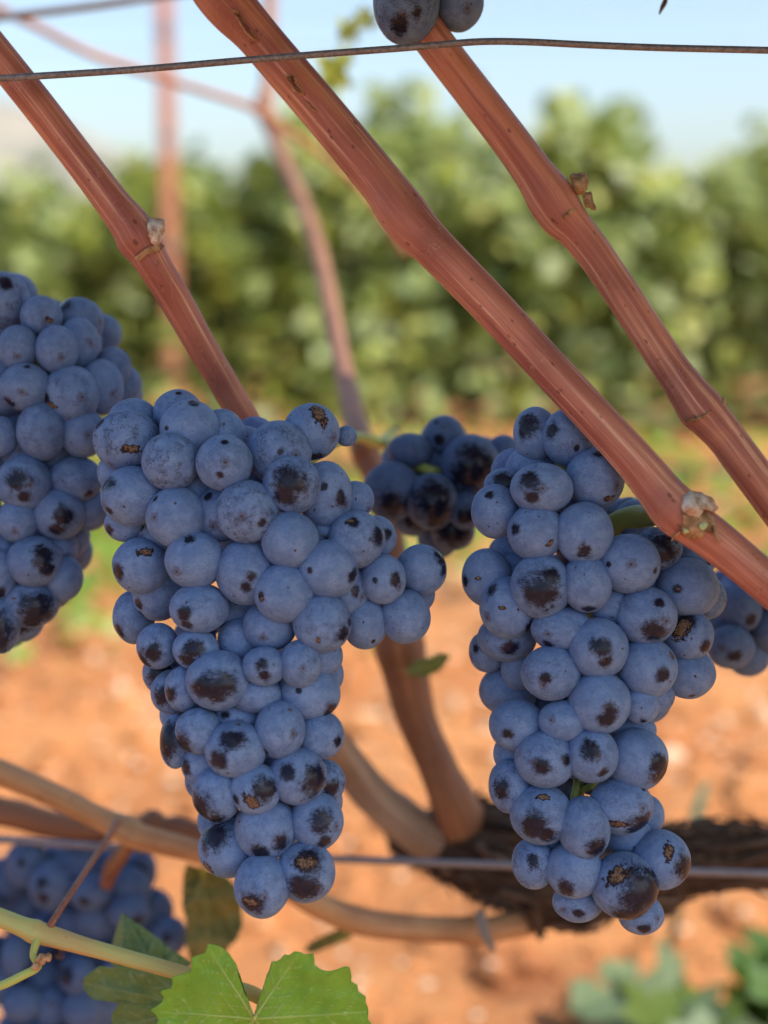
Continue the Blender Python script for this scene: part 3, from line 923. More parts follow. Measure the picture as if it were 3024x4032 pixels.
# ------------------------------------------------------------------ grape clusters
def grape_mesh(i):
    bm = bmesh.new()
    bmesh.ops.create_uvsphere(bm, u_segments=40, v_segments=24, radius=1)
    for v in bm.verts:
        d = v.co.normalized()
        k = 1 + .030 * noise.noise(d * 1.1 + Vector((i * 5.3, 1, 2))) + .008 * noise.noise(d * 3.2 + Vector((i * 3.3, 4, 2)))
        v.co = d * k
    me = bpy.data.meshes.new("grape"); bm.to_mesh(me); bm.free()
    me.materials.append(GRAPE); me.shade_smooth()
    return me


def sphere_data():
    bm = bmesh.new(); bmesh.ops.create_uvsphere(bm, u_segments=20, v_segments=12, radius=1)
    r = ([v.co.copy() for v in bm.verts], [tuple(v.index for v in f.verts) for f in bm.faces]); bm.free()
    return r


SPH = sphere_data()
DEEP = plain("inner_grape_skin", (0.075, 0.13, 0.30), (0.14, 0.22, 0.45), 260, 0.6, bump=0.1)
GM = [grape_mesh(i) for i in range(8)]
GROUPG = "clusters of blue black wine grapes"
grape_pool = []


def add_grape(parent, pos, rx, ry, rz, axis_pt, spec, bloom_shade, roll, mesh_i):
    """rx, ry across and up as seen by the photographer, rz in depth"""
    o = bpy.data.objects.new("grape", GM[mesh_i])
    col.objects.link(o)
    o.parent = parent
    o.matrix_parent_inverse = Matrix.Translation(-parent.location)
    o.location = pos
    q = CQ @ Matrix.Rotation(roll, 3, 'Z').to_quaternion()
    o.rotation_mode = 'QUATERNION'
    o.rotation_quaternion = q
    o.scale = (rx, ry, rz)
    inv = Matrix.Rotation(-roll, 3, 'Z')

    def loc(u, v):
        r2 = u * u + v * v
        if r2 > .96:
            f = math.sqrt(.96 / r2); u *= f; v *= f; r2 = .96
        return inv @ Vector((u, -v, math.sqrt(1 - r2)))
    out = CR.transposed() @ (pos - axis_pt)
    out = out.normalized() + Vector((rnd.uniform(-.35, .35), rnd.uniform(-.6, .1), rnd.uniform(0, .3)))
    if rnd.random() < .5: out = Vector((0, 0, -1))
    o['tip'] = list(inv @ out.normalized())
    b = list(spec.get('b', []))
    for k, key in enumerate(('bare_one', 'bare_two')):
        if k < len(b):
            u, v, s = b[k]
            o[key] = list(loc(u, v)); o[key + '_size'] = float(s)
        elif rnd.random() < .34:
            d = (inv @ Vector((rnd.gauss(0, .8), -.5 + rnd.gauss(0, .7), rnd.gauss(.3, .5)))).normalized()
            o[key] = list(d); o[key + '_size'] = float(rnd.choice((.0, .0, .12, .2, .3)))
        else:
            o[key] = [0, 0, -1.0]; o[key + '_size'] = 0.0
    s = spec.get('s')
    if s:
        o['scar'] = list(loc(s[0], s[1])); o['scar_size'] = float(s[2])
    else:
        d = (inv @ Vector((rnd.gauss(0, .6), rnd.gauss(0, .6), rnd.gauss(.5, .5)))).normalized()
        o['scar'] = list(d); o['scar_size'] = float(rnd.choice((0, 0, 0, 0, .06)))
    o['scratch'] = float(spec.get('h', rnd.choice((0, .15, .3, .5))))
    o['bloom_shade'] = float(bloom_shade * rnd.uniform(.93, 1.0))
    return o


def cluster(name, label, grapes, d0, depth_scale=.8, kk=.75, bloom_shade=1.0, back=30, stem=None, seed=1, rachis=True, bulge=1.0, inner=46, stem_mat=None):
    """grapes: (px, py, rx, ry, spec) from the front ones to the hidden ones"""
    rnd.seed(seed)
    grapes = [(a, b, c * 1.075, d * 1.075, e) for a, b, c, d, e in grapes]
    # berries of which only a sliver shows are whole berries tucked behind their neighbours
    full = []
    for gx, gy, rx, ry, spec in grapes:
        rr = (rx + ry) / 2
        if rr < 72 and 'tiny' not in spec and full:
            over = [(a, b) for a, b, c, d, e in full if (c + d) / 2 > rr and math.hypot(a - gx, b - gy) < (c + d) / 2 + rr]
            if over:
                mx, my = sum(o[0] for o in over) / len(over), sum(o[1] for o in over) / len(over)
                l = math.hypot(mx - gx, my - gy) or 1
                k = min((88 - rr), l) / l
                gx, gy, rx, ry = gx + (mx - gx) * k, gy + (my - gy) * k, 88, 88
        full.append((gx, gy, rx, ry, spec))
    grapes = full
    m0 = mpp(d0)
    ytop = min(g[1] for g in grapes)
    # centre line and half width along the height
    def prof(y):
        sel = [g for g in grapes if abs(g[1] - y) < 230]
        lo = min(g[0] - g[2] for g in sel); hi = max(g[0] + g[2] for g in sel)
        return (lo + hi) / 2, max((hi - lo) / 2, 150)
    placed = []
    for gx, gy, rx, ry, spec in grapes:
        xa, wd = prof(gy)
        u = min(abs(gx - xa) / wd, .97)
        Rm = wd * m0 * depth_scale
        off = Rm * bulge * (1 - math.sqrt(1 - u * u)) + max(0, (330 - (gy - ytop)) / 330) ** 2 * .012 * bulge
        r = (rx + ry) / 2 * m0
        z = d0 + off
        for (px, py, pz, pr) in placed:
            dx = math.hypot(gx - px, gy - py) * m0
            need = (kk * (r + pr)) ** 2 - dx * dx
            if need > 0 and dx < kk * (r + pr):
                z = max(z, pz + math.sqrt(need))
        z = min(z, d0 + Rm * 2.1 + .012)
        placed.append((gx, gy, z, r))
    xa, wd = prof(ytop)
    root = empty(name, at(xa, ytop - 40, d0 + wd * m0 * depth_scale))
    R_at = lambda y: (prof(y)[0], d0 + prof(y)[1] * m0 * depth_scale)
    for (gx, gy, rx, ry, spec), (_, _, z, r) in zip(grapes, placed):
        xa, za = R_at(gy)
        k = z / d0
        roll = rnd.uniform(0, 6.28) if abs(rx - ry) < 4 else 0.0
        f = mpp(z)
        rr = (rx + ry) / 2 * f
        if roll:
            ex, ey = rr, rr
        else:
            ex, ey = rx * f, ry * f
        add_grape(root, at(gx, gy, z), ex, ey, rr * rnd.uniform(.97, 1.05), at(xa, gy, za), spec, bloom_shade, roll, rnd.randrange(8))
    # the far side of the cluster
    n = 0; tries = 0
    pts = [at(p[0], p[1], p[2]) for p in placed]; rs = [p[3] for p in placed]
    while n < min(back, 98 - len(grapes)) and tries < 4000:
        tries += 1
        g = rnd.choice(grapes)
        if g[2] < 70: continue
        xa, za = R_at(g[1])
        wd = prof(g[1])[1]
        gx = xa + (g[0] - xa) * rnd.uniform(-.9, .9)
        gy = g[1] + rnd.uniform(-40, 40)
        uu = min(1, abs(gx - xa) / wd)
        z = za + wd * m0 * depth_scale * math.sqrt(1 - uu * uu) * rnd.uniform(.0, .8)
        r = 100 * m0 * rnd.uniform(.85, 1)
        p = at(gx, gy, z)
        if gx - 95 < xa - wd or gx + 95 > xa + wd: continue
        if any((p - q).length < .78 * (r + s) for q, s in zip(pts, rs)): continue
        add_grape(root, p, r, r, r, at(xa, gy, za), {}, bloom_shade, rnd.uniform(.1, 6), rnd.randrange(8))
        pts.append(p); rs.append(r); n += 1
    # berries deep inside, one mass
    V, F = [], []
    y0, y1 = ytop + 90, max(g[1] for g in grapes) - 260
    for i in range(inner):
        y = y0 + (y1 - y0) * (i + rnd.random()) / inner
        xa, za = R_at(y)
        wd = prof(y)[1]
        c = at(xa + wd * rnd.uniform(-.52, .52), y, za + wd * m0 * depth_scale * rnd.uniform(.25, .8))
        rr = rnd.uniform(.0068, .0078)
        b = len(V)
        V += [c + v * rr for v in SPH[0]]
        F += [tuple(a + b for a in f) for f in SPH[1]]
    if inner:
        o = link("inner_grapes", mesh("inner_grapes", V, F), DEEP, root)
        o['kind'] = 'stuff'
    if rachis:
        ybot = max(g[1] for g in grapes)
        ax = []
        N = 9
        for i in range(N):
            y = ytop + 60 + (ybot - ytop - 160) * i / (N - 1)
            xa, za = R_at(y)
            q = at(xa, y, za)
            ax.append((q.x, q.y, q.z, .0028 * (1 - .6 * i / (N - 1))))
        Tube(ax, 12, 5, .08, .1, seed).build("rachis", STEM, root)
    if stem:
        Tube(path(stem), 20, 8, .04, .03, seed).build("peduncle", stem_mat or STEM, root)
    tag(root, label, "grape cluster", GROUPG)
    return root


def zz(ox, oy, s, items):
    out = []
    for it in items:
        x, y, r = it[:3]
        rest = it[3:]
        ry = r
        spec = {}
        for q in rest:
            if isinstance(q, dict): spec = q
            else: ry = q
        out.append((ox + x * s, oy + y * s, r * s, ry * s, spec))
    return out


B = lambda *p, **k: dict(b=p, **k)
A1 = zz(350, 1500, .663, [
    (1205, 618, 163, B((0, -.05, .62), (-.15, .35, .4), h=1)), (485, 478, 162, dict(h=1.0, b=[], s=(0.08, -.1, .03))), (940, 778, 175, dict(h=1.0, b=[(.55, .35, .2)])), (520, 808, 169, B((-.6, -.6, .12), h=.3)),
    (655, 1350, 166, 140, B((-.4, .15, .3), (-.3, .6, .22), h=.5)), (1157, 1260, 169, 164, B((-.7, .05, .14), s=(-.65, .15, .12))), (630, 1065, 168, 160, B((-.1, -.75, .2), h=.1)), (930, 1135, 165, 182, B((.3, .1, .2), (.1, .4, .2), h=.3)),
    (1415, 1118, 172, 166, B((-.5, .0, .12), (.85, .2, .25))), (1385, 1440, 165, 162, B((.75, .3, .3), s=(-.1, .5, .1), h=.6)), (1195, 948, 162), (260, 682, 178, 167, B((-.6, .5, .16), h=.4)), (225, 355, 184, 172, B((-.75, -.5, .2), s=(.3, .3, .2), h=1)),
    (805, 488, 156, 160, B((.1, -.7, .12), (-.05, .45, .14))), (310, 1095, 156, 160, B((-.7, .2, .3), s=(.3, -.5, .22))), (412, 1245, 150, 170, B((-.6, .4, .2), h=.4)), (1130, 428, 178, 180, dict(h=.9, b=[(.1, .0, .1)])), (600, 288, 165, 168, B((-.65, .0, .1), (.2, -.85, .22))),
    (1405, 680, 150, 192, B((.6, .1, .24), (.0, -.25, .14))), (1590, 940, 160, 158, B((-.1, -.6, .22), (.75, -.1, .35), s=(-.2, -.65, .12))), (1075, 1455, 150, 140), (895, 1540, 125, 122),
])
A2 = zz(400, 2500, .663, [
    (690, 270, 178, 167, B((.1, .15, .6), (-.4, .1, .45))), (965, 185, 124, 110, B((.0, -.2, .3), (.1, .4, .3))), (560, 85, 130, 112, B((.0, -.1, .5), (-.2, .5, .4))), (335, 65, 120, 128, B((-.1, .25, .5), (-.6, .6, .4))),
    (1180, 170, 118, 134), (1235, 345, 172, 152, B((-.3, -.2, .12), (.7, .6, .3))), (575, 570, 128, 130, B((-.6, .5, .5), h=.6)), (795, 680, 173, 158, B((.0, -.5, .42), (-.5, .2, .36), h=.4)), (1060, 560, 140, 162, B((-.55, .72, .2), h=.5)),
    (915, 913, 140, 145, B((.45, -.1, .55), (-.7, .3, .2), s=(-.05, .35, .3))), (1165, 838, 162, 160, B((.7, .05, .6), (-.3, -.3, .3))), (1300, 595, 130, 135, B((.75, .2, .25), h=.4)), (690, 942, 142, 157, B((-.6, .3, .55), (.0, .8, .4))),
    (975, 1145, 175, B((.55, .3, .32), (-.1, .6, .3))), (1280, 1105, 148, 160, B((.2, -.25, .45), (.3, .6, .3))), (1215, 1405, 162, 170, B((0, .35, .6), (.1, -.55, .5), s=(.05, -.5, .3))), (955, 1490, 158, 176, B((-.3, .3, .42), s=(-.3, .3, .22))),
    (750, 1262, 163, 166, B((-.4, -.6, .55), s=(-.6, .55, .2))), (490, 318, 108, 128, B((-.6, .2, .4), h=.6)), (915, 350, 148, 104), (800, 490, 135, 95, B((-.4, -.3, .25), s=(-.2, .3, .16))),
    (400, 345, 80, 122, B((-.3, .1, .5))), (325, 210, 68, 78, B((0, 0, .8))), (1335, 108, 86, 95), (575, 775, 92, 98, B((-.7, .1, .35))), (440, 630, 88, 152, B((-.4, -.1, .8))), (1340, 848, 76, 112, B((.4, .1, .4), s=(.1, -.1, .15), h=1)), (505, 500, 70), (1385, 240, 40, 60), (1385, 985, 45), (630, 1130, 55), (545, 895, 40), (425, 485, 72, 70, B((-.2, .2, .5))),
])
A3 = zz(350, 1500, .663, [
    (1320, 303, 158, 160, B((.2, .9, .3), s=(.3, -.6, .34), h=.4)), (1530, 327, 57, 60, dict(tiny=1)), (530, 200, 142, 138, B((.1, -.8, .12))), (265, 235, 140, 125, dict(h=.5)), (1530, 1240, 128, 150, B((.4, .0, .2), h=.3)), (780, 790, 142, 160, B((-.4, -.6, .2))), (415, 920, 118, 110, B((-.7, -.4, .2))), (220, 850, 120, 100), (268, 1400, 116, 150, B((-.6, .5, .3))),
    (832, 298, 90, 88), (635, 660, 112), (870, 1390, 130), (1395, 918, 76, 72, B((.2, .1, .2))), (960, 362, 78), (1582, 706, 105), (140, 560, 80), (975, 592, 90), (700, 905, 60),
])
AW = zz(1200, 1550, .482, [
    (640, 1515, 176, 192, B((.55, .0, .3), (-.35, .0, .13))), (950, 1440, 196, 198, B((.75, -.55, .4), (.9, .0, .25))), (490, 1868, 176, 208), (820, 1820, 196, 208), (612, 1172, 108, 152, B((.6, -.2, .25))), (930, 1640, 60),
])
cluster("grape_cluster", "large middle cluster of dusty blue grapes tapering to two dark scarred grapes", A1 + A2 + A3 + AW, .398, .78, .75, 1.0, 14, [(1560, 1700, .60, 22), (1500, 1742, .58, 24), (1420, 1722, .53, 22), (1340, 1735, .48, 20), (1240, 1800, .445, 18), (1150, 1900, .44, 16)], seed=11)

B1 = zz(1750, 1550, .7233, [
    (527, 1047, 158, 165, B((-.1, .15, .62), (.2, -.3, .35), s=(.85, .1, .15))), (498, 755, 146, B((-.75, -.1, .22), h=.3, s=(.4, .35, .12))), (838, 1385, 153, 155, B((-.05, -.1, .36), (.1, .4, .25))), (1100, 1210, 157, 150, B((.1, .45, .45), (.25, -.5, .2))), (345, 1165, 144, 160, B((-.6, -.6, .22), (.7, .6, .28), s=(-.3, -.05, .08))), (1325, 1315, 132, 129, B((.5, .4, .3), (-.3, -.6, .45), s=(-.4, -.35, .4))),
    (1005, 925, 160, 153, B((.7, .2, .1), (-.75, .0, .1))), (820, 462, 149, 156, B((.05, -.8, .22), s=(.35, .65, .15))), (530, 515, 160, 130, B((-.5, -.3, .42), (-.4, .4, .28))), (1322, 1055, 161, 153, B((-.5, .0, .16))), (1105, 1490, 153, 152, B((.35, .15, .26), h=.1, s=(.7, -.45, .1))),
    (775, 1035, 130, 146, B((.0, .85, .25))), (760, 760, 150, 160, B((-.1, .55, .28), h=.1)), (275, 640, 122, 138, B((-.3, -.6, .2))), (580, 1520, 152, 140, B((-.3, .1, .2))), (230, 1000, 128, 148, B((-.9, .1, .2), s=(-.4, .0, .09))), (340, 1330, 150, 122, B((.1, .3, .35))), (640, 1280, 158, 118, B((-.5, .6, .2))), (1325, 1520, 139, 132),
    (675, 238, 135, 147, B((-.7, -.2, .3), (.2, .4, .12), h=.5)), (495, 220, 112, 140, B((-.5, -.3, .5))), (785, 392, 118), (235, 1402, 96, 108, B((-.7, -.2, .2))), (405, 1500, 92, 110), (910, 1150, 120, 100), (400, 960, 88), (385, 830, 92, 90), (310, 840, 55), (335, 500, 112, 90, B((-.2, -.3, .6))), (440, 380, 55, 50), (1150, 990, 76), (1425, 1110, 100, 112), (1360, 900, 112, 100, B((-.4, .2, .3))), (1165, 845, 120, 112, B((0, 0, .8)))])
B2 = zz(1800, 2600, .6028, [
    (1095, 1470, 207, 202, B((.5, .0, .85), (.0, .75, .5), s=(-.35, -.5, .3))), (878, 617, 165, 172, B((-.2, -.3, .38), (.3, .5, .22), h=.5)), (550, 1005, 190, 182, B((-.35, .2, .5), (.1, .5, .35), s=(0, -.7, .15))), (930, 275, 192, 188, B((.1, .4, .3), (.2, .1, .25))), (830, 1095, 162, 195, B((.35, .5, .42))), (575, 645, 186, 176, B((-.2, .1, .3), (.6, -.1, .2), h=.6)),
    (390, 425, 170, 160, B((-.4, .2, .22), h=.3)), (1175, 645, 190, B((.7, .3, .5), (.5, .0, .3))), (1070, 950, 198, 172, B((.5, .5, .5), s=(-.25, .45, .2))), (765, 1365, 171, 175, B((-.4, .5, .35))), (1330, 1302, 176, 182, B((.7, .1, .5), s=(.1, -.5, .24))), (500, 1325, 135, 156, B((-.1, -.3, .3), h=1)), (690, 395, 150, 128), (345, 820, 132, 166, B((-.5, .0, .4), h=.7)), (335, 195, 178, 156),
    (1200, 290, 118, 112, B((0, .8, .2))), (790, 1575, 155, 122, B((-.1, .3, .25))), (1140, 450, 150, 100), (1115, 1150, 152, 128), (1250, 1000, 70, 122), (335, 590, 90), (560, 1160, 122, 85), (1200, 1660, 140, 120, B((.0, .5, .3))), (1345, 270, 55)])
clB = cluster("grape_cluster", "cluster hanging under the thickest red cane, ending in one big dark glossy grape", B1 + B2, .404, .78, .75, 1.0, 30, [(2640, 2010, .408, 42), (2560, 2030, .42, 44), (2480, 2040, .428, 46), (2410, 2075, .432, 44), (2340, 2150, .436, 40), (2290, 2300, .44, 32)], seed=12)

for i, pts in enumerate(([(2085, 1770, .432, 14), (2140, 1762, .428, 16), (2180, 1815, .426, 19), (2225, 1860, .426, 20), (2262, 1900, .43, 20), (2280, 1990, .44, 20)],
                         [(2140, 1800, .43, 9), (2165, 1800, .427, 12), (2190, 1825, .426, 14)],
                         [(2275, 3060, .428, 14), (2268, 3105, .416, 15), (2262, 3150, .414, 17), (2285, 3190, .42, 14)],
                         [(2262, 3120, .42, 10), (2320, 3100, .418, 14), (2350, 3080, .43, 12)])):
    Tube(path(pts), 16, 6, .10, .12, 60 + i).build("stalk", STEM, clB)
C = zz(0, 1040, .723, [
    (390, 710, 142, 149, B((-.75, .2, .2), s=(-.6, .45, .2), h=.5)), (130, 1195, 140, 145, B((0, -.1, .4), (.2, .5, .25))), (320, 1360, 135, 130, B((.45, .1, .45), (.1, .6, .3))), (230, 910, 128, 148), (20, 197, 132, 146, dict(h=.9, b=[(.3, -.5, .3)])), (310, 465, 109, 123), (100, 455, 102, 116), (190, 1620, 141, 132, B((.5, -.3, .45), (.6, .3, .3))), (10, 1970, 92, 142, B((0, .3, .9))), (0, 1690, 88, 132, B((.2, .7, .3))),
    (165, 1850, 146, 122, B((.5, .2, .7), (.3, .6, .5))), (140, 670, 132, 122, B((.2, -.8, .15))), (225, 285, 106, 106, B((.5, .2, .12), s=(.6, .3, .15))), (10, 940, 82, 104), (455, 920, 118, 126), (410, 1175, 142, 122, B((.6, .6, .2))), (-15, 375, 68, 105), (5, 715, 65, 106), (550, 670, 114, 142, B((-.3, -.3, .15))), (430, 430, 106, 130), (430, 315, 125, 125, B((-.5, -.6, .4))), (615, 560, 92, 102), (95, 1400, 105, 110),
    (350, 1710, 95, 116), (500, 1345, 78, 104), (320, 1525, 98, 80), (420, 1510, 55, 60), (165, 1975, 62, 50, B((0, 0, .8))), (310, 1050, 88), (80, 820, 75), (90, 1030, 80), (700, 690, 58), (700, 740, 62), (152, 140, 42), (-25, 560, 45, 62), (-190, 400, 130), (-200, 700, 140), (-180, 1000, 140), (-170, 1300, 140), (-160, 1550, 140), (-140, 1800, 130), (-320, 850, 140), (-310, 1150, 140), (60, 1560, 70)])
cluster("grape_cluster", "cluster cut by the left side, its lowest grapes black and glossy", C, .446, .8, .75, .84, 30, seed=13)

E = zz(1200, 1550, .482, [
    (1350, 578, 233, 228, B((.25, .15, .8), (-.2, .5, .5))), (1040, 880, 202, 218, B((0, 0, .85), (.2, .5, .6))), (715, 795, 226, 232, B((.0, .5, .5), (.5, .5, .4))), (1135, 335, 152, 148, B((-.3, .3, .3))), (860, 465, 172, 132), (1620, 500, 142, 152), (1315, 955, 142, 150, B((.0, .3, .5))), (1210, 1120, 172, 152, B((0, 0, .9))), (890, 1045, 132, 98, B((0, 0, .7))), (1560, 760, 150)])
cluster("grape_cluster", "small very dark cluster behind, between the two big clusters", E, .485, .55, .75, .50, 5, [(1560, 1700, .61, 20), (1500, 1742, .60, 22), (1535, 1752, .57, 22), (1600, 1800, .51, 22), (1680, 1850, .492, 22), (1745, 1862, .495, 20)], seed=14, rachis=False, inner=14)

Fg = zz(2500, 1900, .3616, [
    (1165, 1370, 205, 245, B((.2, .4, .3))), (1040, 1790, 240, 225, B((0, .3, .3))), (880, 1590, 110, 170), (1335, 1430, 120, 140), (1225, 1700, 84, 110), (970, 1080, 130), (1480, 1300, 190), (1400, 1640, 130), (1600, 1500, 190)])
cluster("grape_cluster", "small shaded cluster at the right side, partly behind the hanging cluster", Fg, .475, .6, .75, .62, 4, seed=15, rachis=False, inner=12)

D = zz(0, 3200, .482, [
    (420, 590, 176, 192, B((-.2, -.3, .25), (-.1, .3, .25))), (220, 420, 166, 186, B((.0, -.3, .2))), (740, 650, 166, 142, B((-.1, .2, .25))), (1050, 810, 166, 134, B((.5, .2, .3))), (1370, 1010, 150, 152, B((.1, -.2, .3))), (770, 890, 122, 132), (680, 1600, 162, 165), (190, 1550, 170, 142), (640, 1330, 152, 142, B((-.5, -.3, .5))), (430, 1620, 122, 132), (130, 1180, 112, 172), (1060, 590, 152, 122), (0, 590, 102), (180, 760, 152, 112), (620, 400, 140, 105), (1290, 790, 126, 112), (1150, 480, 122, 162, B((0, 0, .6))), (560, 880, 102), (930, 970, 82), (370, 1330, 132), (880, 1560, 92), (450, 380, 100), (900, 420, 110), (-120, 800, 140), (-150, 1150, 150), (-60, 1420, 130), (1000, 1250, 130), (950, 1750, 140), (300, 1850, 150), (600, 1900, 150), (1180, 1150, 120)])
cluster("grape_cluster", "blurred shaded cluster in the lower left, behind the green shoot", D, .585, .5, .75, .40, 16, [(520, 3290, .548, 26), (490, 3350, .55, 28), (440, 3420, .56, 34), (420, 3480, .585, 26)], seed=16, rachis=False, inner=30, stem_mat=CANE_BROWN)  # low value here puts this cluster's deeper shade into its colour

G = [(1600, 15, 122, 148, B((-.2, .75, .3), (.3, .5, .2), h=1)), (1806, 8, 92, 108, dict(h=.2)), (1720, -160, 120, 130, {}), (1540, -210, 115, 120, {}), (1880, -190, 115, 120, {}), (1640, -370, 115, 120, {}), (1820, -390, 115, 120, {}), (1480, -420, 110, 110, {}), (1720, -560, 110, 115, {}), (1960, -450, 110, 110, {}), (1570, -620, 100, 105, {}), (1860, -680, 105, 105, {})]
cluster("grape_cluster", "two long grapes hanging in from above, by the top wire", G, .425, .8, .88, .80, 12, seed=17, inner=10)


# ------------------------------------------------------------------ green shoot and its leaves, lower left
def big_leaf(name, junction, outline, d, mat, parent, tilt=(0, 0), cup=.15, veins=(), wave=.002, label=None, fold=None, thick=.00035, rings=34, nang=420):
    """outline: pixels round the leaf; junction: where the stalk joins. The blade leans by tilt (depth per pixel across, down)."""
    jx, jy = junction
    poly = outline
    span = max(math.hypot(x - jx, y - jy) for x, y in poly)

    def ray(a):
        dx, dy = math.cos(a), math.sin(a)
        best = 0
        for i in range(len(poly)):
            x1, y1 = poly[i][0] - jx, poly[i][1] - jy
            x2, y2 = poly[(i + 1) % len(poly)][0] - jx, poly[(i + 1) % len(poly)][1] - jy
            ex, ey = x2 - x1, y2 - y1
            den = dx * ey - dy * ex
            if abs(den) < 1e-9: continue
            t = (x1 * ey - y1 * ex) / den
            s = (x1 * dy - y1 * dx) / den
            if 0 <= s <= 1 and t > best: best = t
        return best

    def seg_d(x, y, a, b):
        ax, ay, bx, by = *a, *b
        l2 = (bx - ax) ** 2 + (by - ay) ** 2
        t = max(0, min(1, ((x - ax) * (bx - ax) + (y - ay) * (by - ay)) / l2))
        return math.hypot(x - ax - t * (bx - ax), y - ay - t * (by - ay)), t
    segs = []
    for v in veins:
        end = v
        segs.append(((jx, jy), end, 5.5))
        L = math.hypot(end[0] - jx, end[1] - jy)
        a = math.atan2(end[1] - jy, end[0] - jx)
        for k in range(1, 6):
            t = k / 6.2
            for sgn in (-1, 1):
                bx, by = jx + (end[0] - jx) * t, jy + (end[1] - jy) * t
                l = L * .42 * (1 - t * .6)
                segs.append(((bx, by), (bx + math.cos(a + sgn * .85) * l, by + math.sin(a + sgn * .85) * l), 2.6))
    V, UV, VE, F = [], [], [], []
    for i in range(nang):
        a = 2 * math.pi * i / nang
        r = ray(a)
        for k in range(rings + 1):
            f = (k / rings)
            x, y = jx + math.cos(a) * r * f, jy + math.sin(a) * r * f
            ux, uy = (x - jx) / span, (y - jy) / span
            ve = 0
            for s0, s1, wv in segs:
                dd, t = seg_d(x, y, s0, s1)
                ve = max(ve, 1 - dd / (wv * (1.25 - .75 * t)))
            ve = max(0, min(1, ve))
            sm = span * mpp(d)
            z = d + tilt[0] * (x - jx) * mpp(d) + tilt[1] * (y - jy) * mpp(d) + cup * sm * (ux * ux + uy * uy)
            z += wave * noise.noise(Vector((ux * 3.1, uy * 3.1, d * 40))) + wave * .35 * noise.noise(Vector((ux * 9, uy * 9, d * 40)))
            z -= ve * .00025
            if fold: z += fold(x, y)
            V.append(at(x, y, z)); UV.append((ux, uy, d)); VE.append(ve)
    R1 = rings + 1
    for i in range(nang):
        j = (i + 1) % nang
        for k in range(rings):
            F.append((i * R1 + k, i * R1 + k + 1, j * R1 + k + 1, j * R1 + k))
    me = mesh(name, V, F, {'leaf': ('FLOAT_VECTOR', UV), 'vein': ('FLOAT', VE)})
    bm = bmesh.new(); bm.from_mesh(me); bmesh.ops.remove_doubles(bm, verts=bm.verts, dist=1e-6); bm.to_mesh(me); bm.free()
    o = link(name, me, mat, parent)
    md = o.modifiers.new("thickness", 'SOLIDIFY'); md.thickness = thick
    if label: o['label'] = label
    return o


Zl = lambda pts: [(x * .904, 3000 + y * .904) for x, y in pts]
rnd.seed(31)
shoot = empty("green_shoot", at(0, 3614, .43))
Tube(path([(-500, 3440, .44, 36), (-200, 3540, .435, 37), (0, 3614, .432, 36), (90, 3650, .43, 39), (135, 3668, .43, 47), (180, 3682, .43, 42), (340, 3727, .43, 34), (530, 3780, .43, 31), (723, 3833, .43, 30), (900, 3885, .43, 30), (1000, 3915, .43, 29), (1060, 3960, .43, 22), (1075, 3995, .43, 10)]), 30, 8, .03, .015, 4).build("stem", SHOOT, shoot)
Tube(path([(195, 3655, .43, 16), (215, 3615, .432, 13), (290, 3500, .45, 12), (370, 3380, .48, 12), (430, 3290, .51, 13), (465, 3235, .53, 15)]), 14, 6, .03, 0, 4).build("petiole", STEM_RED, shoot)['label'] = "thin reddish brown stalk"
Tube(path([(150, 3690, .428, 18), (130, 3760, .425, 14), (150, 3805, .424, 16), (80, 3845, .424, 17), (0, 3882, .425, 17), (-150, 3930, .43, 17)]), 14, 6, .03, 0, 5).build("petiole", STEM, shoot)
for x, y, r in ((165, 3775, 22), (190, 3770, 16), (142, 3805, 16)):
    bm = bmesh.new(); bmesh.ops.create_icosphere(bm, subdivisions=3, radius=1)
    c = at(x, y, .422)
    for v in bm.verts: v.co = c + v.co * r * mpp(.422) * (1 + .3 * noise.noise(v.co * 1.7 + Vector((x, 0, 0))))
    me = bpy.data.meshes.new("bud"); bm.to_mesh(me); bm.free()
    link("bud", me, CORK, shoot)
out1 = Zl([(1100, 1112), (1062, 1070), (1030, 1030), (1022, 985), (1035, 930), (1028, 880), (1000, 835), (962, 803), (935, 797), (907, 792), (893, 832), (868, 838), (833, 852), (836, 880), (830, 912), (790, 925), (748, 935), (752, 962), (745, 985), (716, 992), (697, 1000), (713, 1022), (706, 1045), (680, 1065), (655, 1080), (682, 1102), (690, 1130), (660, 1170), (640, 1220), (672, 1260), (650, 1330), (700, 1350), (700, 1420), (760, 1430), (790, 1500), (850, 1480), (900, 1540), (960, 1600), (1020, 1660), (1080, 1720), (1110, 1640), (1180, 1590), (1240, 1540), (1300, 1500), (1370, 1510), (1420, 1440), (1500, 1420), (1520, 1350), (1590, 1330), (1590, 1270), (1660, 1240), (1640, 1190), (1625, 1150), (1602, 1120), (1605, 1075), (1590, 1040), (1592, 1020), (1562, 1000), (1556, 970), (1528, 955), (1530, 925), (1522, 893), (1490, 888), (1462, 905), (1432, 912), (1400, 905), (1372, 885), (1370, 860), (1365, 832), (1330, 838), (1310, 828), (1279, 824), (1262, 842), (1238, 838), (1222, 858), (1205, 868), (1182, 868), (1186, 900), (1168, 930), (1163, 970), (1178, 1000), (1186, 1030), (1184, 1060), (1160, 1095), (1120, 1112)])
big_leaf("leaf", (1000, 4010), out1, .405, LEAF_BRIGHT, shoot, (0.0, .35), .12, [(p[0] * .904, 3000 + p[1] * .904) for p in ((910, 815), (700, 1085), (800, 1480), (1080, 1690), (1420, 1430), (1590, 1090), (1290, 845))], .0035, "bright green toothed leaf, nearest and sharpest")
Tube(path([(1062, 3895, .425, 12), (1050, 3925, .415, 9), (1025, 3970, .407, 8), (1000, 4012, .403, 9)]), 12, 6, .02, 0, 2).build("petiole", STEM, shoot)
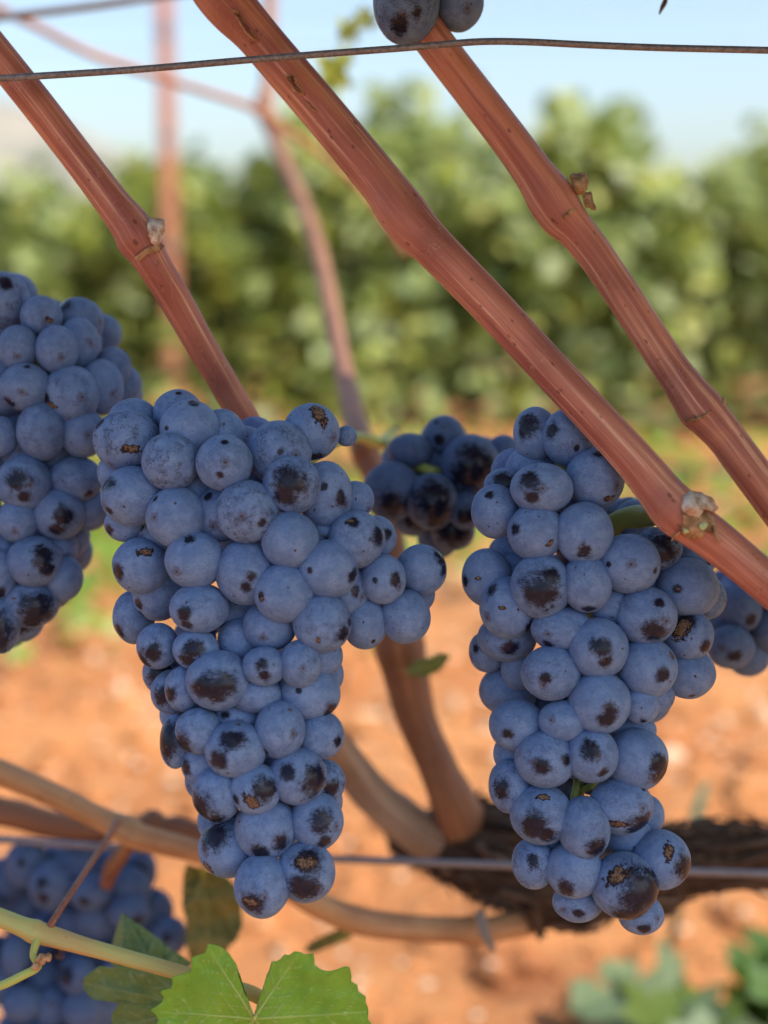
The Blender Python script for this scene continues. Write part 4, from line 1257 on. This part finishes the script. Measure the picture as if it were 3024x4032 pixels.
# lobed dusty leaf behind the shoot
out2 = [(760, 3890), (640, 3820), (520, 3790), (440, 3810), (395, 3800), (360, 3825), (330, 3850), (328, 3880), (345, 3915), (375, 3940), (410, 3945), (450, 3940), (470, 3935), (462, 3960), (440, 3990), (438, 4020), (460, 4080), (520, 4160), (620, 4240), (740, 4250), (860, 4160), (900, 4020), (850, 3930)]
big_leaf("leaf", (760, 3960), out2, .455, LEAF_MID, shoot, (.15, .1), .1, [(345, 3870), (470, 4050), (620, 4200), (800, 4200), (560, 3800)], .004, "dusty mid green leaf with a rounded lobe, behind the stem", nang=300, rings=24)
# folded leaf standing behind the shoot
out3 = [(485, 3590), (500, 3610), (560, 3650), (620, 3695), (680, 3745), (760, 3790), (700, 3850), (560, 3830), (440, 3800), (440, 3740), (452, 3690), (468, 3640)]
big_leaf("leaf", (600, 3800), out3, .470, LEAF_MID, shoot, (.5, -.2), .2, [(485, 3600), (470, 3750), (700, 3770)], .003, "folded green leaf standing above the stem", fold=lambda x, y: .012 * max(0, (490 - x) / 50), nang=220, rings=20)
# dull leaf hanging from the low tan cane
hang = empty("hanging_leaf", at(860, 3440, .57))
out4 = [(735, 3400), (800, 3420), (880, 3440), (935, 3490), (950, 3560), (955, 3640), (935, 3700), (900, 3730), (870, 3790), (800, 3800), (745, 3760), (728, 3700), (735, 3640), (720, 3580), (718, 3500), (722, 3440)]
big_leaf("blade", (800, 3440), out4, .575, LEAF_DARK, hang, (.3, .1), .1, [(820, 3790), (930, 3690), (735, 3680)], .006, nang=220, rings=20)
Tube(path([(800, 3370, .555, 8), (802, 3400, .565, 8), (800, 3442, .574, 9)]), 8, 5, .02).build("petiole", STEM, hang)
tag(hang, "dull dark green and yellow leaf hanging under the low tan cane", "leaf")
small = empty("dry_leaf", at(1320, 3655, .60))
out5 = [(1380, 3665), (1330, 3660), (1270, 3685), (1220, 3710), (1195, 3745), (1230, 3755), (1290, 3730), (1350, 3705), (1385, 3690)]
big_leaf("blade", (1300, 3705), out5, .60, LEAF_DARK, small, (.6, .3), .2, [(1200, 3745), (1380, 3675)], .003, nang=160, rings=14)
Tube(path([(1420, 3655, .585, 7), (1395, 3662, .59, 7), (1360, 3680, .60, 7), (1300, 3705, .60, 6)]), 8, 5, .02).build("petiole", STEM, small)
tag(small, "narrow grey green leaf under the low cane, left of the dark head", "leaf")
# little green leaf on the upright brown cane
bl = empty("bud_leaf", at(1600, 2630, .60))
out6 = [(1600, 2640), (1640, 2600), (1690, 2590), (1730, 2570), (1775, 2580), (1750, 2620), (1720, 2650), (1670, 2665), (1620, 2660)]
big_leaf("blade", (1660, 2630), out6, .590, LEAF_MID, bl, (-.3, .5), .2, [(1770, 2580), (1605, 2645)], .002, nang=160, rings=14)
Tube(path([(1590, 2640, .605, 14), (1620, 2642, .597, 10), (1660, 2632, .59, 7)]), 8, 5, .02).build("petiole", STEM, bl)
tag(bl, "tiny green leaf sprouting from the brown cane between the clusters", "leaf")
tag(shoot, "pale green shoot with toothed leaves crossing the lower left corner", "vine shoot")
